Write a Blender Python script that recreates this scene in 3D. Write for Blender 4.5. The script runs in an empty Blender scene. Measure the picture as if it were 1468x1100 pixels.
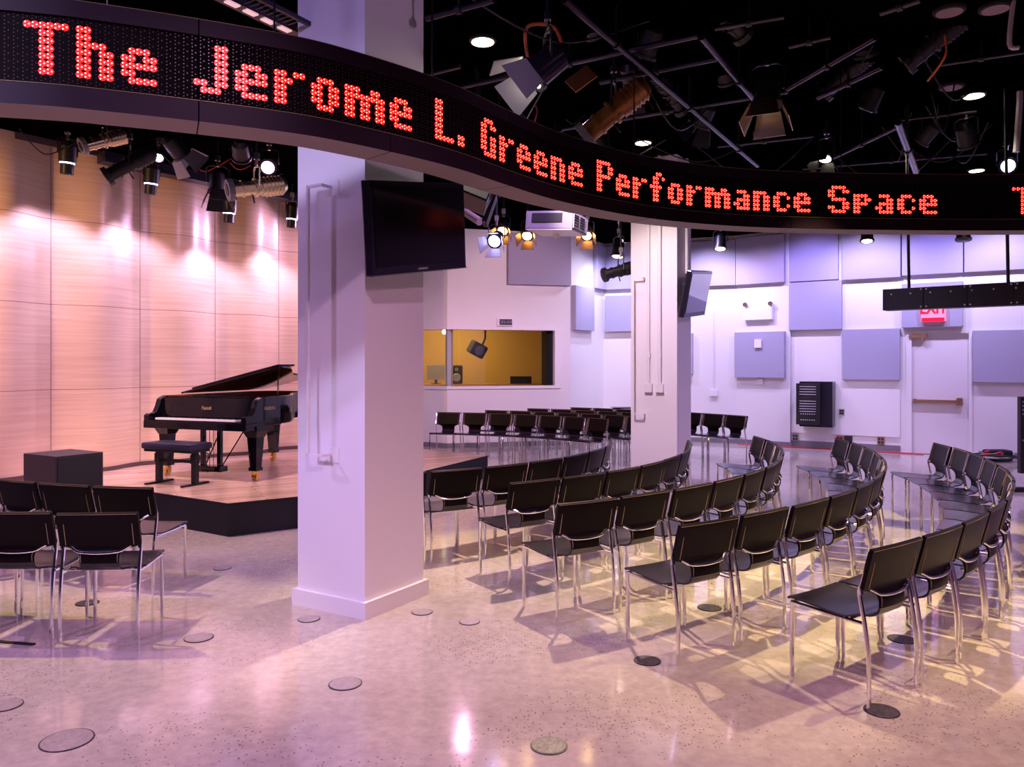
import bpy, bmesh, math, random
from mathutils import Vector, Matrix
R = random.Random(7)
SC = bpy.context.scene
COL = SC.collection
PI = math.pi
F, CX, HZ, EYE = 1131.0, 734.0, 520.0, 1.75

# ------------------------------------------------------------------ places
def G(px, py, z=0.0):
    """the point at height z that the photograph shows at (px, py)"""
    y = (EYE - z) * F / (py - HZ)
    return Vector(((px - CX) / F * y, y, z))
def P(px, py, y):
    return Vector(((px - CX) / F * y, y, EYE - (py - HZ) / F * y))
A_DIR = Vector((-.855, .519, 0)); B_DIR = Vector((.519, .855, 0))

# ------------------------------------------------------------------ materials
def mat(name, col, rough=.5, metal=0., emit=None, es=0., spec=.5, coat=0., noise=None, bump=None, trans=0.):
    m = bpy.data.materials.new(name); m.use_nodes = True
    nt = m.node_tree; b = nt.nodes['Principled BSDF']
    b.inputs['Base Color'].default_value = (*col, 1)
    b.inputs['Roughness'].default_value = rough
    b.inputs['Metallic'].default_value = metal
    b.inputs['Specular IOR Level'].default_value = spec
    if coat: b.inputs['Coat Weight'].default_value = coat; b.inputs['Coat Roughness'].default_value = .03
    if trans: b.inputs['Transmission Weight'].default_value = trans
    if emit: b.inputs['Emission Color'].default_value = (*emit, 1); b.inputs['Emission Strength'].default_value = es
    if noise or bump:
        tc = nt.nodes.new('ShaderNodeTexCoord')
    if noise:
        sc, amt = noise
        n = nt.nodes.new('ShaderNodeTexNoise'); n.inputs['Scale'].default_value = sc; n.inputs['Detail'].default_value = 4
        nt.links.new(tc.outputs['Object'], n.inputs['Vector'])
        r = nt.nodes.new('ShaderNodeValToRGB')
        r.color_ramp.elements[0].position = .3; r.color_ramp.elements[1].position = .7
        r.color_ramp.elements[0].color = (*[c * (1 - amt) for c in col], 1)
        r.color_ramp.elements[1].color = (*[min(1, c * (1 + amt)) for c in col], 1)
        nt.links.new(n.outputs['Fac'], r.inputs['Fac']); nt.links.new(r.outputs['Color'], b.inputs['Base Color'])
    if bump:
        sc, st = bump
        n = nt.nodes.new('ShaderNodeTexNoise'); n.inputs['Scale'].default_value = sc; n.inputs['Detail'].default_value = 5
        nt.links.new(tc.outputs['Object'], n.inputs['Vector'])
        bp = nt.nodes.new('ShaderNodeBump'); bp.inputs['Strength'].default_value = st; bp.inputs['Distance'].default_value = .01
        nt.links.new(n.outputs['Fac'], bp.inputs['Height']); nt.links.new(bp.outputs['Normal'], b.inputs['Normal'])
    return m

def floor_material():
    m = bpy.data.materials.new('polished_concrete'); m.use_nodes = True
    nt = m.node_tree; L = nt.links.new; b = nt.nodes['Principled BSDF']
    tc = nt.nodes.new('ShaderNodeTexCoord')
    def N(t, **k):
        n = nt.nodes.new(t)
        for a, v in k.items(): n.inputs[a].default_value = v
        return n
    big = N('ShaderNodeTexNoise', Scale=.55, Detail=6., Roughness=.6); L(tc.outputs['Object'], big.inputs['Vector'])
    r1 = nt.nodes.new('ShaderNodeValToRGB'); e = r1.color_ramp.elements
    e[0].position = .3; e[0].color = (.42, .36, .31, 1); e[1].position = .7; e[1].color = (.60, .53, .46, 1)
    L(big.outputs['Fac'], r1.inputs['Fac'])
    fine = N('ShaderNodeTexNoise', Scale=14., Detail=6., Roughness=.7); L(tc.outputs['Object'], fine.inputs['Vector'])
    r2 = nt.nodes.new('ShaderNodeValToRGB'); e = r2.color_ramp.elements
    e[0].position = .3; e[0].color = (.78, .78, .78, 1); e[1].position = .68; e[1].color = (1.08, 1.08, 1.08, 1)
    L(fine.outputs['Fac'], r2.inputs['Fac'])
    mx = nt.nodes.new('ShaderNodeMixRGB'); mx.blend_type = 'MULTIPLY'; mx.inputs[0].default_value = 1
    L(r1.outputs['Color'], mx.inputs[1]); L(r2.outputs['Color'], mx.inputs[2])
    # exposed dark aggregate, in patches
    v = nt.nodes.new('ShaderNodeTexVoronoi'); v.inputs['Scale'].default_value = 52; L(tc.outputs['Object'], v.inputs['Vector'])
    th = nt.nodes.new('ShaderNodeMath'); th.operation = 'LESS_THAN'; th.inputs[1].default_value = .27
    L(v.outputs['Distance'], th.inputs[0])
    pick = nt.nodes.new('ShaderNodeSeparateColor'); L(v.outputs['Color'], pick.inputs['Color'])
    pn = N('ShaderNodeTexNoise', Scale=.8, Detail=3.); mp = nt.nodes.new('ShaderNodeMapping'); mp.inputs['Location'].default_value = (3.1, 7.7, 0)
    L(tc.outputs['Object'], mp.inputs['Vector']); L(mp.outputs['Vector'], pn.inputs['Vector'])
    pr = nt.nodes.new('ShaderNodeMapRange'); pr.inputs['From Min'].default_value = .48; pr.inputs['From Max'].default_value = .72
    pr.inputs['To Min'].default_value = .0; pr.inputs['To Max'].default_value = 1.1; L(pn.outputs['Fac'], pr.inputs['Value'])
    lt = nt.nodes.new('ShaderNodeMath'); lt.operation = 'LESS_THAN'; L(pick.outputs[0], lt.inputs[0]); L(pr.outputs['Result'], lt.inputs[1])
    mu = nt.nodes.new('ShaderNodeMath'); mu.operation = 'MULTIPLY'; L(th.outputs[0], mu.inputs[0]); L(lt.outputs[0], mu.inputs[1])
    m2 = nt.nodes.new('ShaderNodeMixRGB'); m2.inputs[2].default_value = (.12, .095, .09, 1)
    fm = nt.nodes.new('ShaderNodeMath'); fm.operation = 'MULTIPLY'; fm.inputs[1].default_value = .75; L(mu.outputs[0], fm.inputs[0])
    L(fm.outputs[0], m2.inputs[0]); L(mx.outputs[0], m2.inputs[1]); L(m2.outputs[0], b.inputs['Base Color'])
    rr = nt.nodes.new('ShaderNodeMapRange'); rr.inputs['To Min'].default_value = .05; rr.inputs['To Max'].default_value = .17
    L(big.outputs['Fac'], rr.inputs['Value']); L(rr.outputs['Result'], b.inputs['Roughness'])
    b.inputs['Specular IOR Level'].default_value = .62
    wv = N('ShaderNodeTexNoise', Scale=3., Detail=3.); L(tc.outputs['Object'], wv.inputs['Vector'])
    bp = nt.nodes.new('ShaderNodeBump'); bp.inputs['Strength'].default_value = .06; bp.inputs['Distance'].default_value = .02
    L(wv.outputs['Fac'], bp.inputs['Height']); L(bp.outputs['Normal'], b.inputs['Normal'])
    return m

def wood_material(name, c0, c1, stretch, rough, planks=None):
    m = bpy.data.materials.new(name); m.use_nodes = True
    nt = m.node_tree; L = nt.links.new; b = nt.nodes['Principled BSDF']
    tc = nt.nodes.new('ShaderNodeTexCoord')
    mp = nt.nodes.new('ShaderNodeMapping'); mp.inputs['Scale'].default_value = stretch
    L(tc.outputs['UV'], mp.inputs['Vector'])
    n = nt.nodes.new('ShaderNodeTexNoise'); n.inputs['Scale'].default_value = 1; n.inputs['Detail'].default_value = 5
    n.inputs['Roughness'].default_value = .65
    L(mp.outputs['Vector'], n.inputs['Vector'])
    r = nt.nodes.new('ShaderNodeValToRGB'); e = r.color_ramp.elements
    e[0].position = .25; e[0].color = (*c0, 1); e[1].position = .7; e[1].color = (*c1, 1)
    L(n.outputs['Fac'], r.inputs['Fac']); out = r.outputs['Color']
    if planks:
        br = nt.nodes.new('ShaderNodeTexBrick')
        br.inputs['Scale'].default_value = 1; br.inputs['Brick Width'].default_value = planks[0]; br.inputs['Row Height'].default_value = planks[1]
        br.inputs['Mortar Size'].default_value = .003
        br.inputs['Color1'].default_value = (1, 1, 1, 1); br.inputs['Color2'].default_value = (.72, .66, .62, 1); br.inputs['Mortar'].default_value = (.3, .2, .15, 1)
        L(tc.outputs['UV'], br.inputs['Vector'])
        mx = nt.nodes.new('ShaderNodeMixRGB'); mx.blend_type = 'MULTIPLY'; mx.inputs[0].default_value = 1
        L(out, mx.inputs[1]); L(br.outputs['Color'], mx.inputs[2]); out = mx.outputs[0]
    L(out, b.inputs['Base Color']); b.inputs['Roughness'].default_value = rough
    return m

M = {}
M['floor'] = floor_material()
M['maple'] = wood_material('maple_veneer', (.62, .42, .27), (.80, .60, .42), (.8, 26, 1), .30)
M['stage'] = wood_material('maple_boards', (.60, .40, .28), (.78, .58, .44), (1.2, 14, 1), .22, (1.6, .083))
M['stage_skirt'] = mat('navy_stage_skirt', (.006, .006, .012), .7)
M['wall'] = mat('white_wall_paint', (.78, .77, .76), .55, bump=(60, .03))
M['darkwall'] = mat('charcoal_paint', (.05, .048, .06), .7)
M['ceil'] = mat('black_ceiling_paint', (.0016, .001, .0014), .9, spec=.0)
M['panel'] = mat('grey_acoustic_fabric', (.40, .385, .51), .95, spec=.1, bump=(400, .15))
M['board'] = mat('white_acoustic_board', (.80, .78, .77), .6)
M['col'] = mat('white_column_paint', (.80, .78, .78), .42)
M['base'] = mat('grey_vinyl_baseboard', (.20, .18, .20), .5)
M['leather'] = mat('black_leather', (.012, .008, .017), .27, spec=.7)
M['backleather'] = mat('black_leather_back', (.006, .0035, .0035), .38, spec=.10)
M['stitch'] = mat('tan_thread', (.42, .33, .18), .7)
M['chrome'] = mat('chrome', (.90, .89, .90), .10, 1.)
M['steel'] = mat('brushed_steel', (.45, .43, .42), .3, 1.)
M['pipe'] = mat('dark_steel_pipe', (.055, .045, .065), .28, .85)
M['blk'] = mat('black_metal', (.012, .012, .014), .42)
M['blkm'] = mat('matte_black', (.010, .010, .012), .8)
M['gloss'] = mat('black_piano_lacquer', (.003, .003, .005), .05, spec=.45)
M['screen'] = mat('dark_screen_glass', (.004, .003, .004), .12, spec=.6)
M['tvcase'] = mat('glossy_black_plastic', (.014, .012, .022), .14)
M['greycase'] = mat('grey_plastic', (.22, .21, .24), .4)
M['silver'] = mat('silver_case', (.55, .53, .56), .35)
M['gold'] = mat('brass', (.80, .52, .16), .2, 1.)
M['iron'] = mat('gold_iron_plate', (.70, .42, .12), .35, .8)
M['mahog'] = mat('inner_rim_veneer', (.33, .10, .03), .25)
M['ivory'] = mat('white_keys', (.85, .83, .80), .25)
M['seatpad'] = mat('dark_blue_leather', (.02, .02, .045), .35)
M['ring'] = mat('dark_bronze_fascia', (.013, .005, .011), .5, spec=.14)
M['ringb'] = mat('brown_soffit', (.23, .17, .165), .6)
M['ledp'] = mat('led_board', (.003, .0015, .002), .75, spec=.05)
M['dot_off'] = mat('unlit_led', (.09, .035, .035), .3)
M['lens'] = mat('red_led_glow', (.5, .01, .01), .4, emit=(1, .008, .004), es=1.5)  # emissive discs put in for the red bleed around lit diodes
M['dot'] = mat('lit_led', (1, .4, .3), .4, emit=(1, .30, .20), es=5.)
M['yellow'] = mat('yellow_booth_wall', (.62, .40, .12), .7)
M['wooddesk'] = mat('desk_wood', (.45, .22, .08), .4)
M['amber'] = mat('amber_barn_door', (.42, .20, .06), .35, .6)
M['goldcase'] = mat('champagne_fixture', (.80, .70, .46), .26, .9)
M['amberd'] = mat('dark_amber_door', (.22, .10, .03), .4, .5)
M['orange'] = mat('orange_cable', (.65, .14, .03), .5)
M['red'] = mat('red_cable', (.6, .03, .05), .5)
M['white'] = mat('white_plastic', (.82, .81, .82), .4)
M['bronze'] = mat('bronze_closer', (.42, .24, .14), .35, .8)
M['exit'] = mat('exit_sign_face', (.75, .30, .35), .4, emit=(1, .12, .22), es=1.2)
M['exitr'] = mat('exit_sign_red', (.7, .01, .03), .4, emit=(1, .0, .04), es=.5)
M['lampw'] = mat('lit_lamp_white', (1, 1, 1), .5, emit=(1, .86, .62), es=14)
M['lampa'] = mat('lit_lamp_amber', (1, .8, .5), .5, emit=(1, .62, .25), es=22)
M['lampb'] = mat('lit_lamp_blue', (.8, .8, 1), .5, emit=(.55, .5, 1), es=22)
M['lampp'] = mat('lit_lamp_pink', (1, .8, 1), .5, emit=(1, .45, .9), es=14)
M['down'] = mat('downlight_diffuser', (1, .95, .85), .5, emit=(1, .84, .58), es=7)
M['plate'] = mat('dark_floor_plate', (.10, .085, .09), .4, .4, noise=(60, .5)); M['plate_lt'] = mat('grey_floor_plate', (.36, .31, .30), .3, 0., noise=(60, .2))
M['offplate'] = mat('off_downlight', (.25, .15, .14), .5)
gl = bpy.data.materials.new('booth_glass'); gl.use_nodes = True
nt = gl.node_tree; nt.nodes.remove(nt.nodes['Principled BSDF'])
tr = nt.nodes.new('ShaderNodeBsdfTransparent'); tr.inputs[0].default_value = (.93, .93, .92, 1)
gs = nt.nodes.new('ShaderNodeBsdfGlossy'); gs.inputs['Roughness'].default_value = .02
fr = nt.nodes.new('ShaderNodeFresnel'); fr.inputs['IOR'].default_value = 1.5
mxs = nt.nodes.new('ShaderNodeMixShader')
nt.links.new(fr.outputs[0], mxs.inputs[0]); nt.links.new(tr.outputs[0], mxs.inputs[1]); nt.links.new(gs.outputs[0], mxs.inputs[2])
nt.links.new(mxs.outputs[0], nt.nodes['Material Output'].inputs[0])
M['glass'] = gl

# ------------------------------------------------------------------ builders
def obj(name, bm, m, parent=None, smooth=False, kind=None, label=None):
    me = bpy.data.meshes.new(name)
    bmesh.ops.recalc_face_normals(bm, faces=bm.faces[:])
    if smooth:
        for f in bm.faces: f.smooth = True
        for e in bm.edges:
            if len(e.link_faces) == 2 and e.calc_face_angle(0) > .7: e.smooth = False
    bm.to_mesh(me); bm.free()
    for mm in (m if isinstance(m, (list, tuple)) else [m]): me.materials.append(mm)
    o = bpy.data.objects.new(name, me); COL.objects.link(o)
    if parent: o.parent = parent
    if kind: o['kind'] = kind
    if label: o['label'] = label
    return o
def thing(name, label, cat, loc=(0, 0, 0), rz=0., group=None):
    o = bpy.data.objects.new(name, None); COL.objects.link(o)
    o.empty_display_size = .1
    o.location = loc; o.rotation_euler = (0, 0, rz); o['label'] = label; o['category'] = cat
    if group: o['group'] = group
    return o
def tag(o, label, cat, group=None, kind=None):
    o['label'] = label; o['category'] = cat
    if group: o['group'] = group
    if kind: o['kind'] = kind
    return o
def struct(o, label=None):
    o['kind'] = 'structure'
    if label: o['label'] = label
    return o
def B(): return bmesh.new()
def box(bm, c, s, mtx=None, mi=0, bev=0.):
    d = bmesh.ops.create_cube(bm, size=1)
    vs = d['verts']
    for v in vs: v.co = Vector((v.co.x * s[0], v.co.y * s[1], v.co.z * s[2])) + Vector(c)
    fs = list({f for v in vs for f in v.link_faces})
    if bev:
        es = list({e for v in vs for e in v.link_edges})
        r = bmesh.ops.bevel(bm, geom=es, offset=bev, segments=2, affect='EDGES', profile=.6)
        fs = list({f for f in r['faces']} | {f for f in fs if f.is_valid}); vs = list({v for f in fs for v in f.verts})
    if mtx is not None:
        for v in vs: v.co = mtx @ v.co
    for f in fs: f.material_index = mi
    return vs
def cyl(bm, p0, p1, r0, r1=None, seg=14, mi=0, caps=True):
    p0, p1 = Vector(p0), Vector(p1); r1 = r0 if r1 is None else r1
    d = (p1 - p0); q = d.to_track_quat('Z', 'Y')
    a = []; b = []
    for i in range(seg):
        t = 2 * PI * i / seg; v = Vector((math.cos(t), math.sin(t), 0))
        a.append(bm.verts.new(p0 + q @ (v * r0))); b.append(bm.verts.new(p1 + q @ (v * r1)))
    fs = []
    for i in range(seg):
        j = (i + 1) % seg; fs.append(bm.faces.new((a[i], a[j], b[j], b[i])))
    if caps: fs.append(bm.faces.new(a[::-1])); fs.append(bm.faces.new(b))
    for f in fs: f.material_index = mi
def tube(bm, pts, r, seg=8, closed=False, mi=0):
    pts = [Vector(p) for p in pts]; n = len(pts); rings = []
    prev = None
    for i, p in enumerate(pts):
        if closed: t = (pts[(i + 1) % n] - pts[i - 1])
        else: t = (pts[min(i + 1, n - 1)] - pts[max(i - 1, 0)])
        t.normalize()
        if prev is None:
            u = t.orthogonal().normalized()
        else:
            u = (prev - t * prev.dot(t)).normalized()
        prev = u; w = t.cross(u)
        rr = r[i] if isinstance(r, (list, tuple)) else r
        rings.append([bm.verts.new(p + (u * math.cos(2 * PI * k / seg) + w * math.sin(2 * PI * k / seg)) * rr) for k in range(seg)])
    m = n if closed else n - 1
    for i in range(m):
        a, b = rings[i], rings[(i + 1) % n]
        for k in range(seg):
            f = bm.faces.new((a[k], a[(k + 1) % seg], b[(k + 1) % seg], b[k])); f.material_index = mi
    if not closed:
        bm.faces.new(rings[0][::-1]).material_index = mi; bm.faces.new(rings[-1]).material_index = mi
def smoothpts(pts, n=6):
    pts = [Vector(p) for p in pts]; out = []
    for i in range(len(pts) - 1):
        p0 = pts[max(i - 1, 0)]; p1 = pts[i]; p2 = pts[i + 1]; p3 = pts[min(i + 2, len(pts) - 1)]
        for k in range(n):
            t = k / n
            out.append(.5 * ((2 * p1) + (p2 - p0) * t + (2 * p0 - 5 * p1 + 4 * p2 - p3) * t * t + (3 * p1 - p0 - 3 * p2 + p3) * t ** 3))
    out.append(pts[-1]); return out
def prism(bm, poly, z0, z1, mi=0):
    a = [bm.verts.new((p[0], p[1], z0)) for p in poly]; b = [bm.verts.new((p[0], p[1], z1)) for p in poly]
    n = len(poly); fs = [bm.faces.new(a[::-1]), bm.faces.new(b)]
    for i in range(n): fs.append(bm.faces.new((a[i], a[(i + 1) % n], b[(i + 1) % n], b[i])))
    for f in fs: f.material_index = mi
    return fs
def frame(origin, xdir, zdir=(0, 0, 1)):
    x = Vector(xdir).normalized(); z = Vector(zdir); z = (z - x * z.dot(x)).normalized(); y = z.cross(x)
    m = Matrix((x, y, z)).transposed().to_4x4(); m.translation = Vector(origin); return m
def textmesh(name, s, size, m, mtx, parent, ext=.001, align='CENTER', label=None, sx=1., bold=0.):
    c = bpy.data.curves.new(name, 'FONT'); c.body = s; c.size = size; c.extrude = ext; c.offset = bold; c.align_x = align; c.align_y = 'CENTER'
    t = bpy.data.objects.new(name, c); COL.objects.link(t)
    dg = bpy.context.evaluated_depsgraph_get()
    me = bpy.data.meshes.new_from_object(t.evaluated_get(dg)); me.name = name
    bpy.data.objects.remove(t); bpy.data.curves.remove(c)
    # lettering lies in local x (right) / z (up), facing -y
    turn = mtx @ Matrix.Rotation(PI / 2, 4, 'X') @ Matrix.Diagonal((sx, 1, 1, 1))
    me.transform(turn); me.materials.clear(); me.materials.append(m)
    o = bpy.data.objects.new(name, me); COL.objects.link(o)
    if parent: o.parent = parent
    return o

# ------------------------------------------------------------------ the room shell
CEIL = 4.5
class Wall:
    """a straight wall from p0 to p1; n points into the room"""
    def __init__(s, p0, p1):
        s.p0 = Vector((*p0, 0)); s.p1 = Vector((*p1, 0)); s.d = (s.p1 - s.p0); s.len = s.d.length; s.d.normalize()
        s.n = Vector((s.d.y, -s.d.x, 0))
    def t(s, px):
        k = (px - CX) / F; return (k * s.p0.y - s.p0.x) / (s.d.x - k * s.d.y)
    def pt(s, t, off=0., z=0.): 
        p = s.p0 + s.d * t + s.n * off; return Vector((p.x, p.y, z))
    def box(s, bm, t0, t1, z0, z1, o0, o1, mi=0, bev=0.):
        c = s.pt((t0 + t1) / 2, (o0 + o1) / 2, (z0 + z1) / 2)
        m = frame(c, s.d)
        return box(bm, (0, 0, 0), (abs(t1 - t0), abs(o1 - o0), z1 - z0), m, mi, bev)
W_BOOTHL = Wall((-2.75, 16.97), (-1.32, 16.1))
W_BOOTH = Wall((-1.32, 16.1), (1.24, 16.80))
W_SIDE = Wall((1.24, 16.80), (2.12, 18.22))
W_FAR = Wall((2.12, 18.22), (4.86, 17.06))
W_STRIP = Wall((4.86, 17.06), (5.76, 16.34))
W_DOOR = Wall((5.80, 16.42), (11.96, 12.33))
W_RIGHT = Wall((11.96, 12.33), (11.96, -4))
W_BACK = Wall((11.96, -4), (-9.4, -4))
W_LEFT = Wall((-9.4, -4), (-9.4, 3.6))

def wallmesh(name, w, m=None, z1=5.0, openings=(), th=.2, ext=(0, 0)):
    bm = B(); t0 = -ext[0]
    for (a, b, za, zb) in sorted(openings):
        w.box(bm, t0, a, 0, z1, -th, 0)
        if za > 0: w.box(bm, a, b, 0, za, -th, 0)
        w.box(bm, a, b, zb, z1, -th, 0); t0 = b
    w.box(bm, t0, w.len + ext[1], 0, z1, -th, 0)
    return struct(obj(name, bm, m or M['wall']))
GZ0, GZ1 = 1.265, 2.43
tbl = W_BOOTH.t(795)
wallmesh('wall_booth_left', W_BOOTHL, openings=[(.15, W_BOOTHL.len, GZ0, GZ1)])
wallmesh('wall_booth', W_BOOTH, openings=[(0, tbl, GZ0, GZ1)])
wallmesh('wall_booth_side', W_SIDE)
wallmesh('wall_far', W_FAR, ext=(0, .3))
wallmesh('wall_strip', W_STRIP)
d0, d1 = W_DOOR.t(1299), W_DOOR.t(1394)
wallmesh('wall_door', W_DOOR, openings=[(d0, d1, 0, 2.36)])
wallmesh('wall_right', W_RIGHT, mat('dim_violet_wall', (.30, .27, .36), .6))
wallmesh('wall_back', W_BACK, M['darkwall'])
wallmesh('wall_left', W_LEFT, M['darkwall'])
bm = B(); box(bm, (1, 7, -.05), (30, 30, .1)); struct(obj('floor', bm, M['floor']))
bm = B(); box(bm, (1, 7, CEIL + .05), (30, 30, .1)); struct(obj('ceiling', bm, M['ceil']))

# wavy maple wall
WV = Wall((-5.71 - .581 * 3.48, 9.84 - .814 * 3.48), (-5.71 + .581 * 6.1, 9.84 + .814 * 6.1))
def wave(t, off=0., z=0.):
    s = t - 3.48
    return WV.pt(t, off - .088 * math.cos(2 * PI * s / 1.16), z)
bm = B(); uv = bm.loops.layers.uv.new()
zs = [.0, .336, 1.405, 1.413, 2.477, 2.485, 3.549, 3.557, CEIL]
n = int(WV.len / 1.16 * 32); rows = []
gap = .005
ts = []
for i in range(n + 1):
    t = i * 1.16 / 32
    ts.append((t, 0.))
for i, (t, g) in enumerate(ts):
    rows.append([bm.verts.new(wave(t, 0, z)) for z in zs])
for i in range(len(rows) - 1):
    for k in range(len(zs) - 1):
        f = bm.faces.new((rows[i][k], rows[i + 1][k], rows[i + 1][k + 1], rows[i][k + 1]))
        for lp, (ii, kk) in zip(f.loops, ((i, k), (i + 1, k), (i + 1, k + 1), (i, k + 1))):
            lp[uv].uv = (ts[ii][0] + 7.3 * k, zs[kk] + 3.1 * (i // 32))
        f.smooth = True
        if k in (2, 4, 6): f.material_index = 1
me_groove = mat('veneer_joint', (.30, .17, .11), .6)
# vertical joints: thin recessed battens
w_o = obj('wall_wood', bm, [M['maple'], me_groove]); struct(w_o)
bm = B()
for j in range(0, 9):
    t = 3.48 + 1.16 * (j - 3)
    if 0 < t < WV.len - .02:
        p = wave(t); fm = frame((p.x, p.y, (CEIL + .34) / 2), WV.d); box(bm, (0, -.001, 0), (.007, .004, CEIL - .34), fm)
struct(obj('trim_1', bm, me_groove))
bm = B(); prev = None
for i in range(len(ts) - 1):
    if ts[i][0] < 1.6: continue
    a, b = wave(ts[i][0], .004), wave(ts[i + 1][0], .004)
    a2, b2 = wave(ts[i][0], .02), wave(ts[i + 1][0], .02)
    for z0, z1 in ((.337, .39),):
        v = [bm.verts.new((q.x, q.y, z)) for z in (z0, z1) for q in (a, b, b2, a2)]
        for fi in ((0, 1, 2, 3), (4, 7, 6, 5), (3, 2, 6, 7), (1, 0, 4, 5)): bm.faces.new([v[x] for x in fi])
struct(obj('baseboard_wood', bm, mat('dark_stage_base', (.10, .055, .05), .5)))
# closing walls beside the wavy wall (hidden by the near column)
pe = WV.p1
wallmesh('wall_stage_end', Wall((pe.x, pe.y), (-2.75, 16.97)))
wallmesh('wall_stage_start', Wall((-9.4, 3.6), (WV.p0.x, WV.p0.y)), M['darkwall'])

# vinyl baseboards
def baseb(name, w, t0, t1, off=0.):
    bm = B(); w.box(bm, t0, t1, 0, .10, off, off + .012); struct(obj(name, bm, M['base']))
baseb('baseboard_booth_left', W_BOOTHL, 0, W_BOOTHL.len); baseb('baseboard_booth', W_BOOTH, 0, W_BOOTH.len)
baseb('baseboard_side', W_SIDE, 0, W_SIDE.len); baseb('baseboard_far', W_FAR, 0, W_FAR.len)
baseb('baseboard_strip', W_STRIP, 0, W_STRIP.len)
bm = B(); W_DOOR.box(bm, 0, d0 - .1, 0, .14, 0, .015); W_DOOR.box(bm, d1 + .1, W_DOOR.len, 0, .12, 0, .015); struct(obj('baseboard_door', bm, M['base']))

# booth window
def winbits():
    fr = B()
    for w, a, b in ((W_BOOTHL, .15, W_BOOTHL.len + .01), (W_BOOTH, -.01, tbl)):
        w.box(fr, a, b, GZ0 - .06, GZ0, -.05, .025); w.box(fr, a, b, GZ1, GZ1 + .06, -.05, .025)
    W_BOOTH.box(fr, tbl, tbl + .12, GZ0 - .06, GZ1 + .06, -.05, .025)
    e = thing('window_1', 'control room window with a white frame, wrapping the wall corner', 'window'); struct(e)
    del e['category']
    obj('window_frame', fr, M['board'], e)
    for w, a, b in ((W_BOOTHL, .15, W_BOOTHL.len - .01), (W_BOOTH, .01, tbl)):
        bm = B(); w.box(bm, a, b, GZ0, GZ1, -.10, -.09); obj('glass_pane', bm, M['glass'], e)
    bm = B(); c = W_BOOTH.pt(0, -.09, 1.85); box(bm, c, (.025, .03, GZ1 - GZ0)); obj('corner_mullion', bm, M['steel'], e)
    bm = B(); W_BOOTH.box(bm, tbl - .13, tbl, GZ0, GZ1, -.5, -.12); obj('dark_jamb_panel', bm, M['blkm'], e)
winbits()
# the room behind the glass
bm = B()
bk = Wall(tuple((W_BOOTHL.p0 + Vector((-1, 2.6, 0))).xy), tuple((W_BOOTH.p1 + Vector((-.1, 2.5, 0))).xy))
bk.box(bm, 0, bk.len, 0, 3.2, -.1, 0)
struct(obj('wall_control_room', bm, M['yellow']))
bm = B(); q0 = W_BOOTHL.p0; q1 = bk.p0
Wall((q0.x - .2, q0.y), (q1.x, q1.y)).box(bm, 0, 2.9, 0, 3.2, -.1, 0)
struct(obj('wall_control_room_left', bm, M['yellow']))
bm = B(); Wall((bk.p1.x, bk.p1.y), (W_BOOTH.p1.x - .06, W_BOOTH.p1.y + .15)).box(bm, 0, 2.3, 0, 3.2, -.05, 0)
struct(obj('wall_control_room_right', bm, mat('booth_grey', (.30, .22, .14), .8)))
bm = B(); prism(bm, [(-3.6, 17.6), (-1.3, 16.25), (1.15, 16.95), (1.1, 19.4), (-3.7, 19.8)], 3.0, 3.1); struct(obj('ceiling_control_room', bm, M['yellow']))

# door
dr = thing('door_1', 'white exit door with a bronze push bar', 'door'); struct(dr); del dr['category']
dm = mat('door_paint', (.74, .70, .72), .45)
bm = B(); l0, l1 = W_DOOR.t(1307), W_DOOR.t(1389)
W_DOOR.box(bm, l0, l1, .01, 2.30, -.10, -.05); obj('door_leaf', bm, dm, dr)
bm = B(); W_DOOR.box(bm, d0, l0, 0, 2.36, -.12, .02); W_DOOR.box(bm, l1, d1, 0, 2.36, -.12, .02); W_DOOR.box(bm, l0, l1, 2.30, 2.36, -.12, .02); obj('door_frame', bm, M['board'], dr)
bm = B(); a, b = W_DOOR.t(1309), W_DOOR.t(1380)
W_DOOR.box(bm, a, b, .99, 1.045, -.05, .03, bev=.006); W_DOOR.box(bm, b - .10, b, .95, 1.09, -.05, .05, bev=.01); W_DOOR.box(bm, a, a + .06, .98, 1.055, -.05, .02)
obj('push_bar', bm, M['bronze'], dr)
bm = B(); a = W_DOOR.t(1303.5); W_DOOR.box(bm, a, a + .30, 2.22, 2.29, -.05, .05); W_DOOR.box(bm, a + .2, a + .26, 2.17, 2.22, -.02, .05); obj('door_closer', bm, M['bronze'], dr)

# ------------------------------------------------------------------ stage
SZ = .336
SP = [(-6.9, 8.0), (-5.2, 8.0), (-4.3, 8.86), (-2.85, 7.92), (-2.26, 8.33), (-1.97, 8.48), (-1.15, 10.28), (-.37, 12.0), (-1.44, 12.85), (-2.2, 14.2), (-2.6, 14.35)]
tt = [5.2 - .4 * i for i in range(0, 60)]
back = []
t = WV.len - .1
while t > 1.2:
    q = wave(t, -.02); back.append((q.x, q.y)); t -= .145
back = [p for p in back if p[1] < 14.3 and p[1] > 8.1]
poly = SP + back
bm = B(); uvl = bm.loops.layers.uv.new()
top = [bm.verts.new((p[0], p[1], SZ)) for p in poly]; f = bm.faces.new(top)
ang = math.radians(-28)
for lp in f.loops:
    x, y = lp.vert.co.x, lp.vert.co.y
    lp[uvl].uv = (x * math.cos(ang) - y * math.sin(ang), x * math.sin(ang) + y * math.cos(ang))
bmesh.ops.triangulate(bm, faces=bm.faces[:])
st = thing('stage', 'low maple stage with a black fabric skirt under the grand piano', 'stage')
bm2 = bm; me = bpy.data.meshes.new('stage_deck'); bm2.to_mesh(me); bm2.free(); me.materials.append(M['stage'])
o = bpy.data.objects.new('stage_deck', me); COL.objects.link(o); o.parent = st
bm = B()
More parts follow.
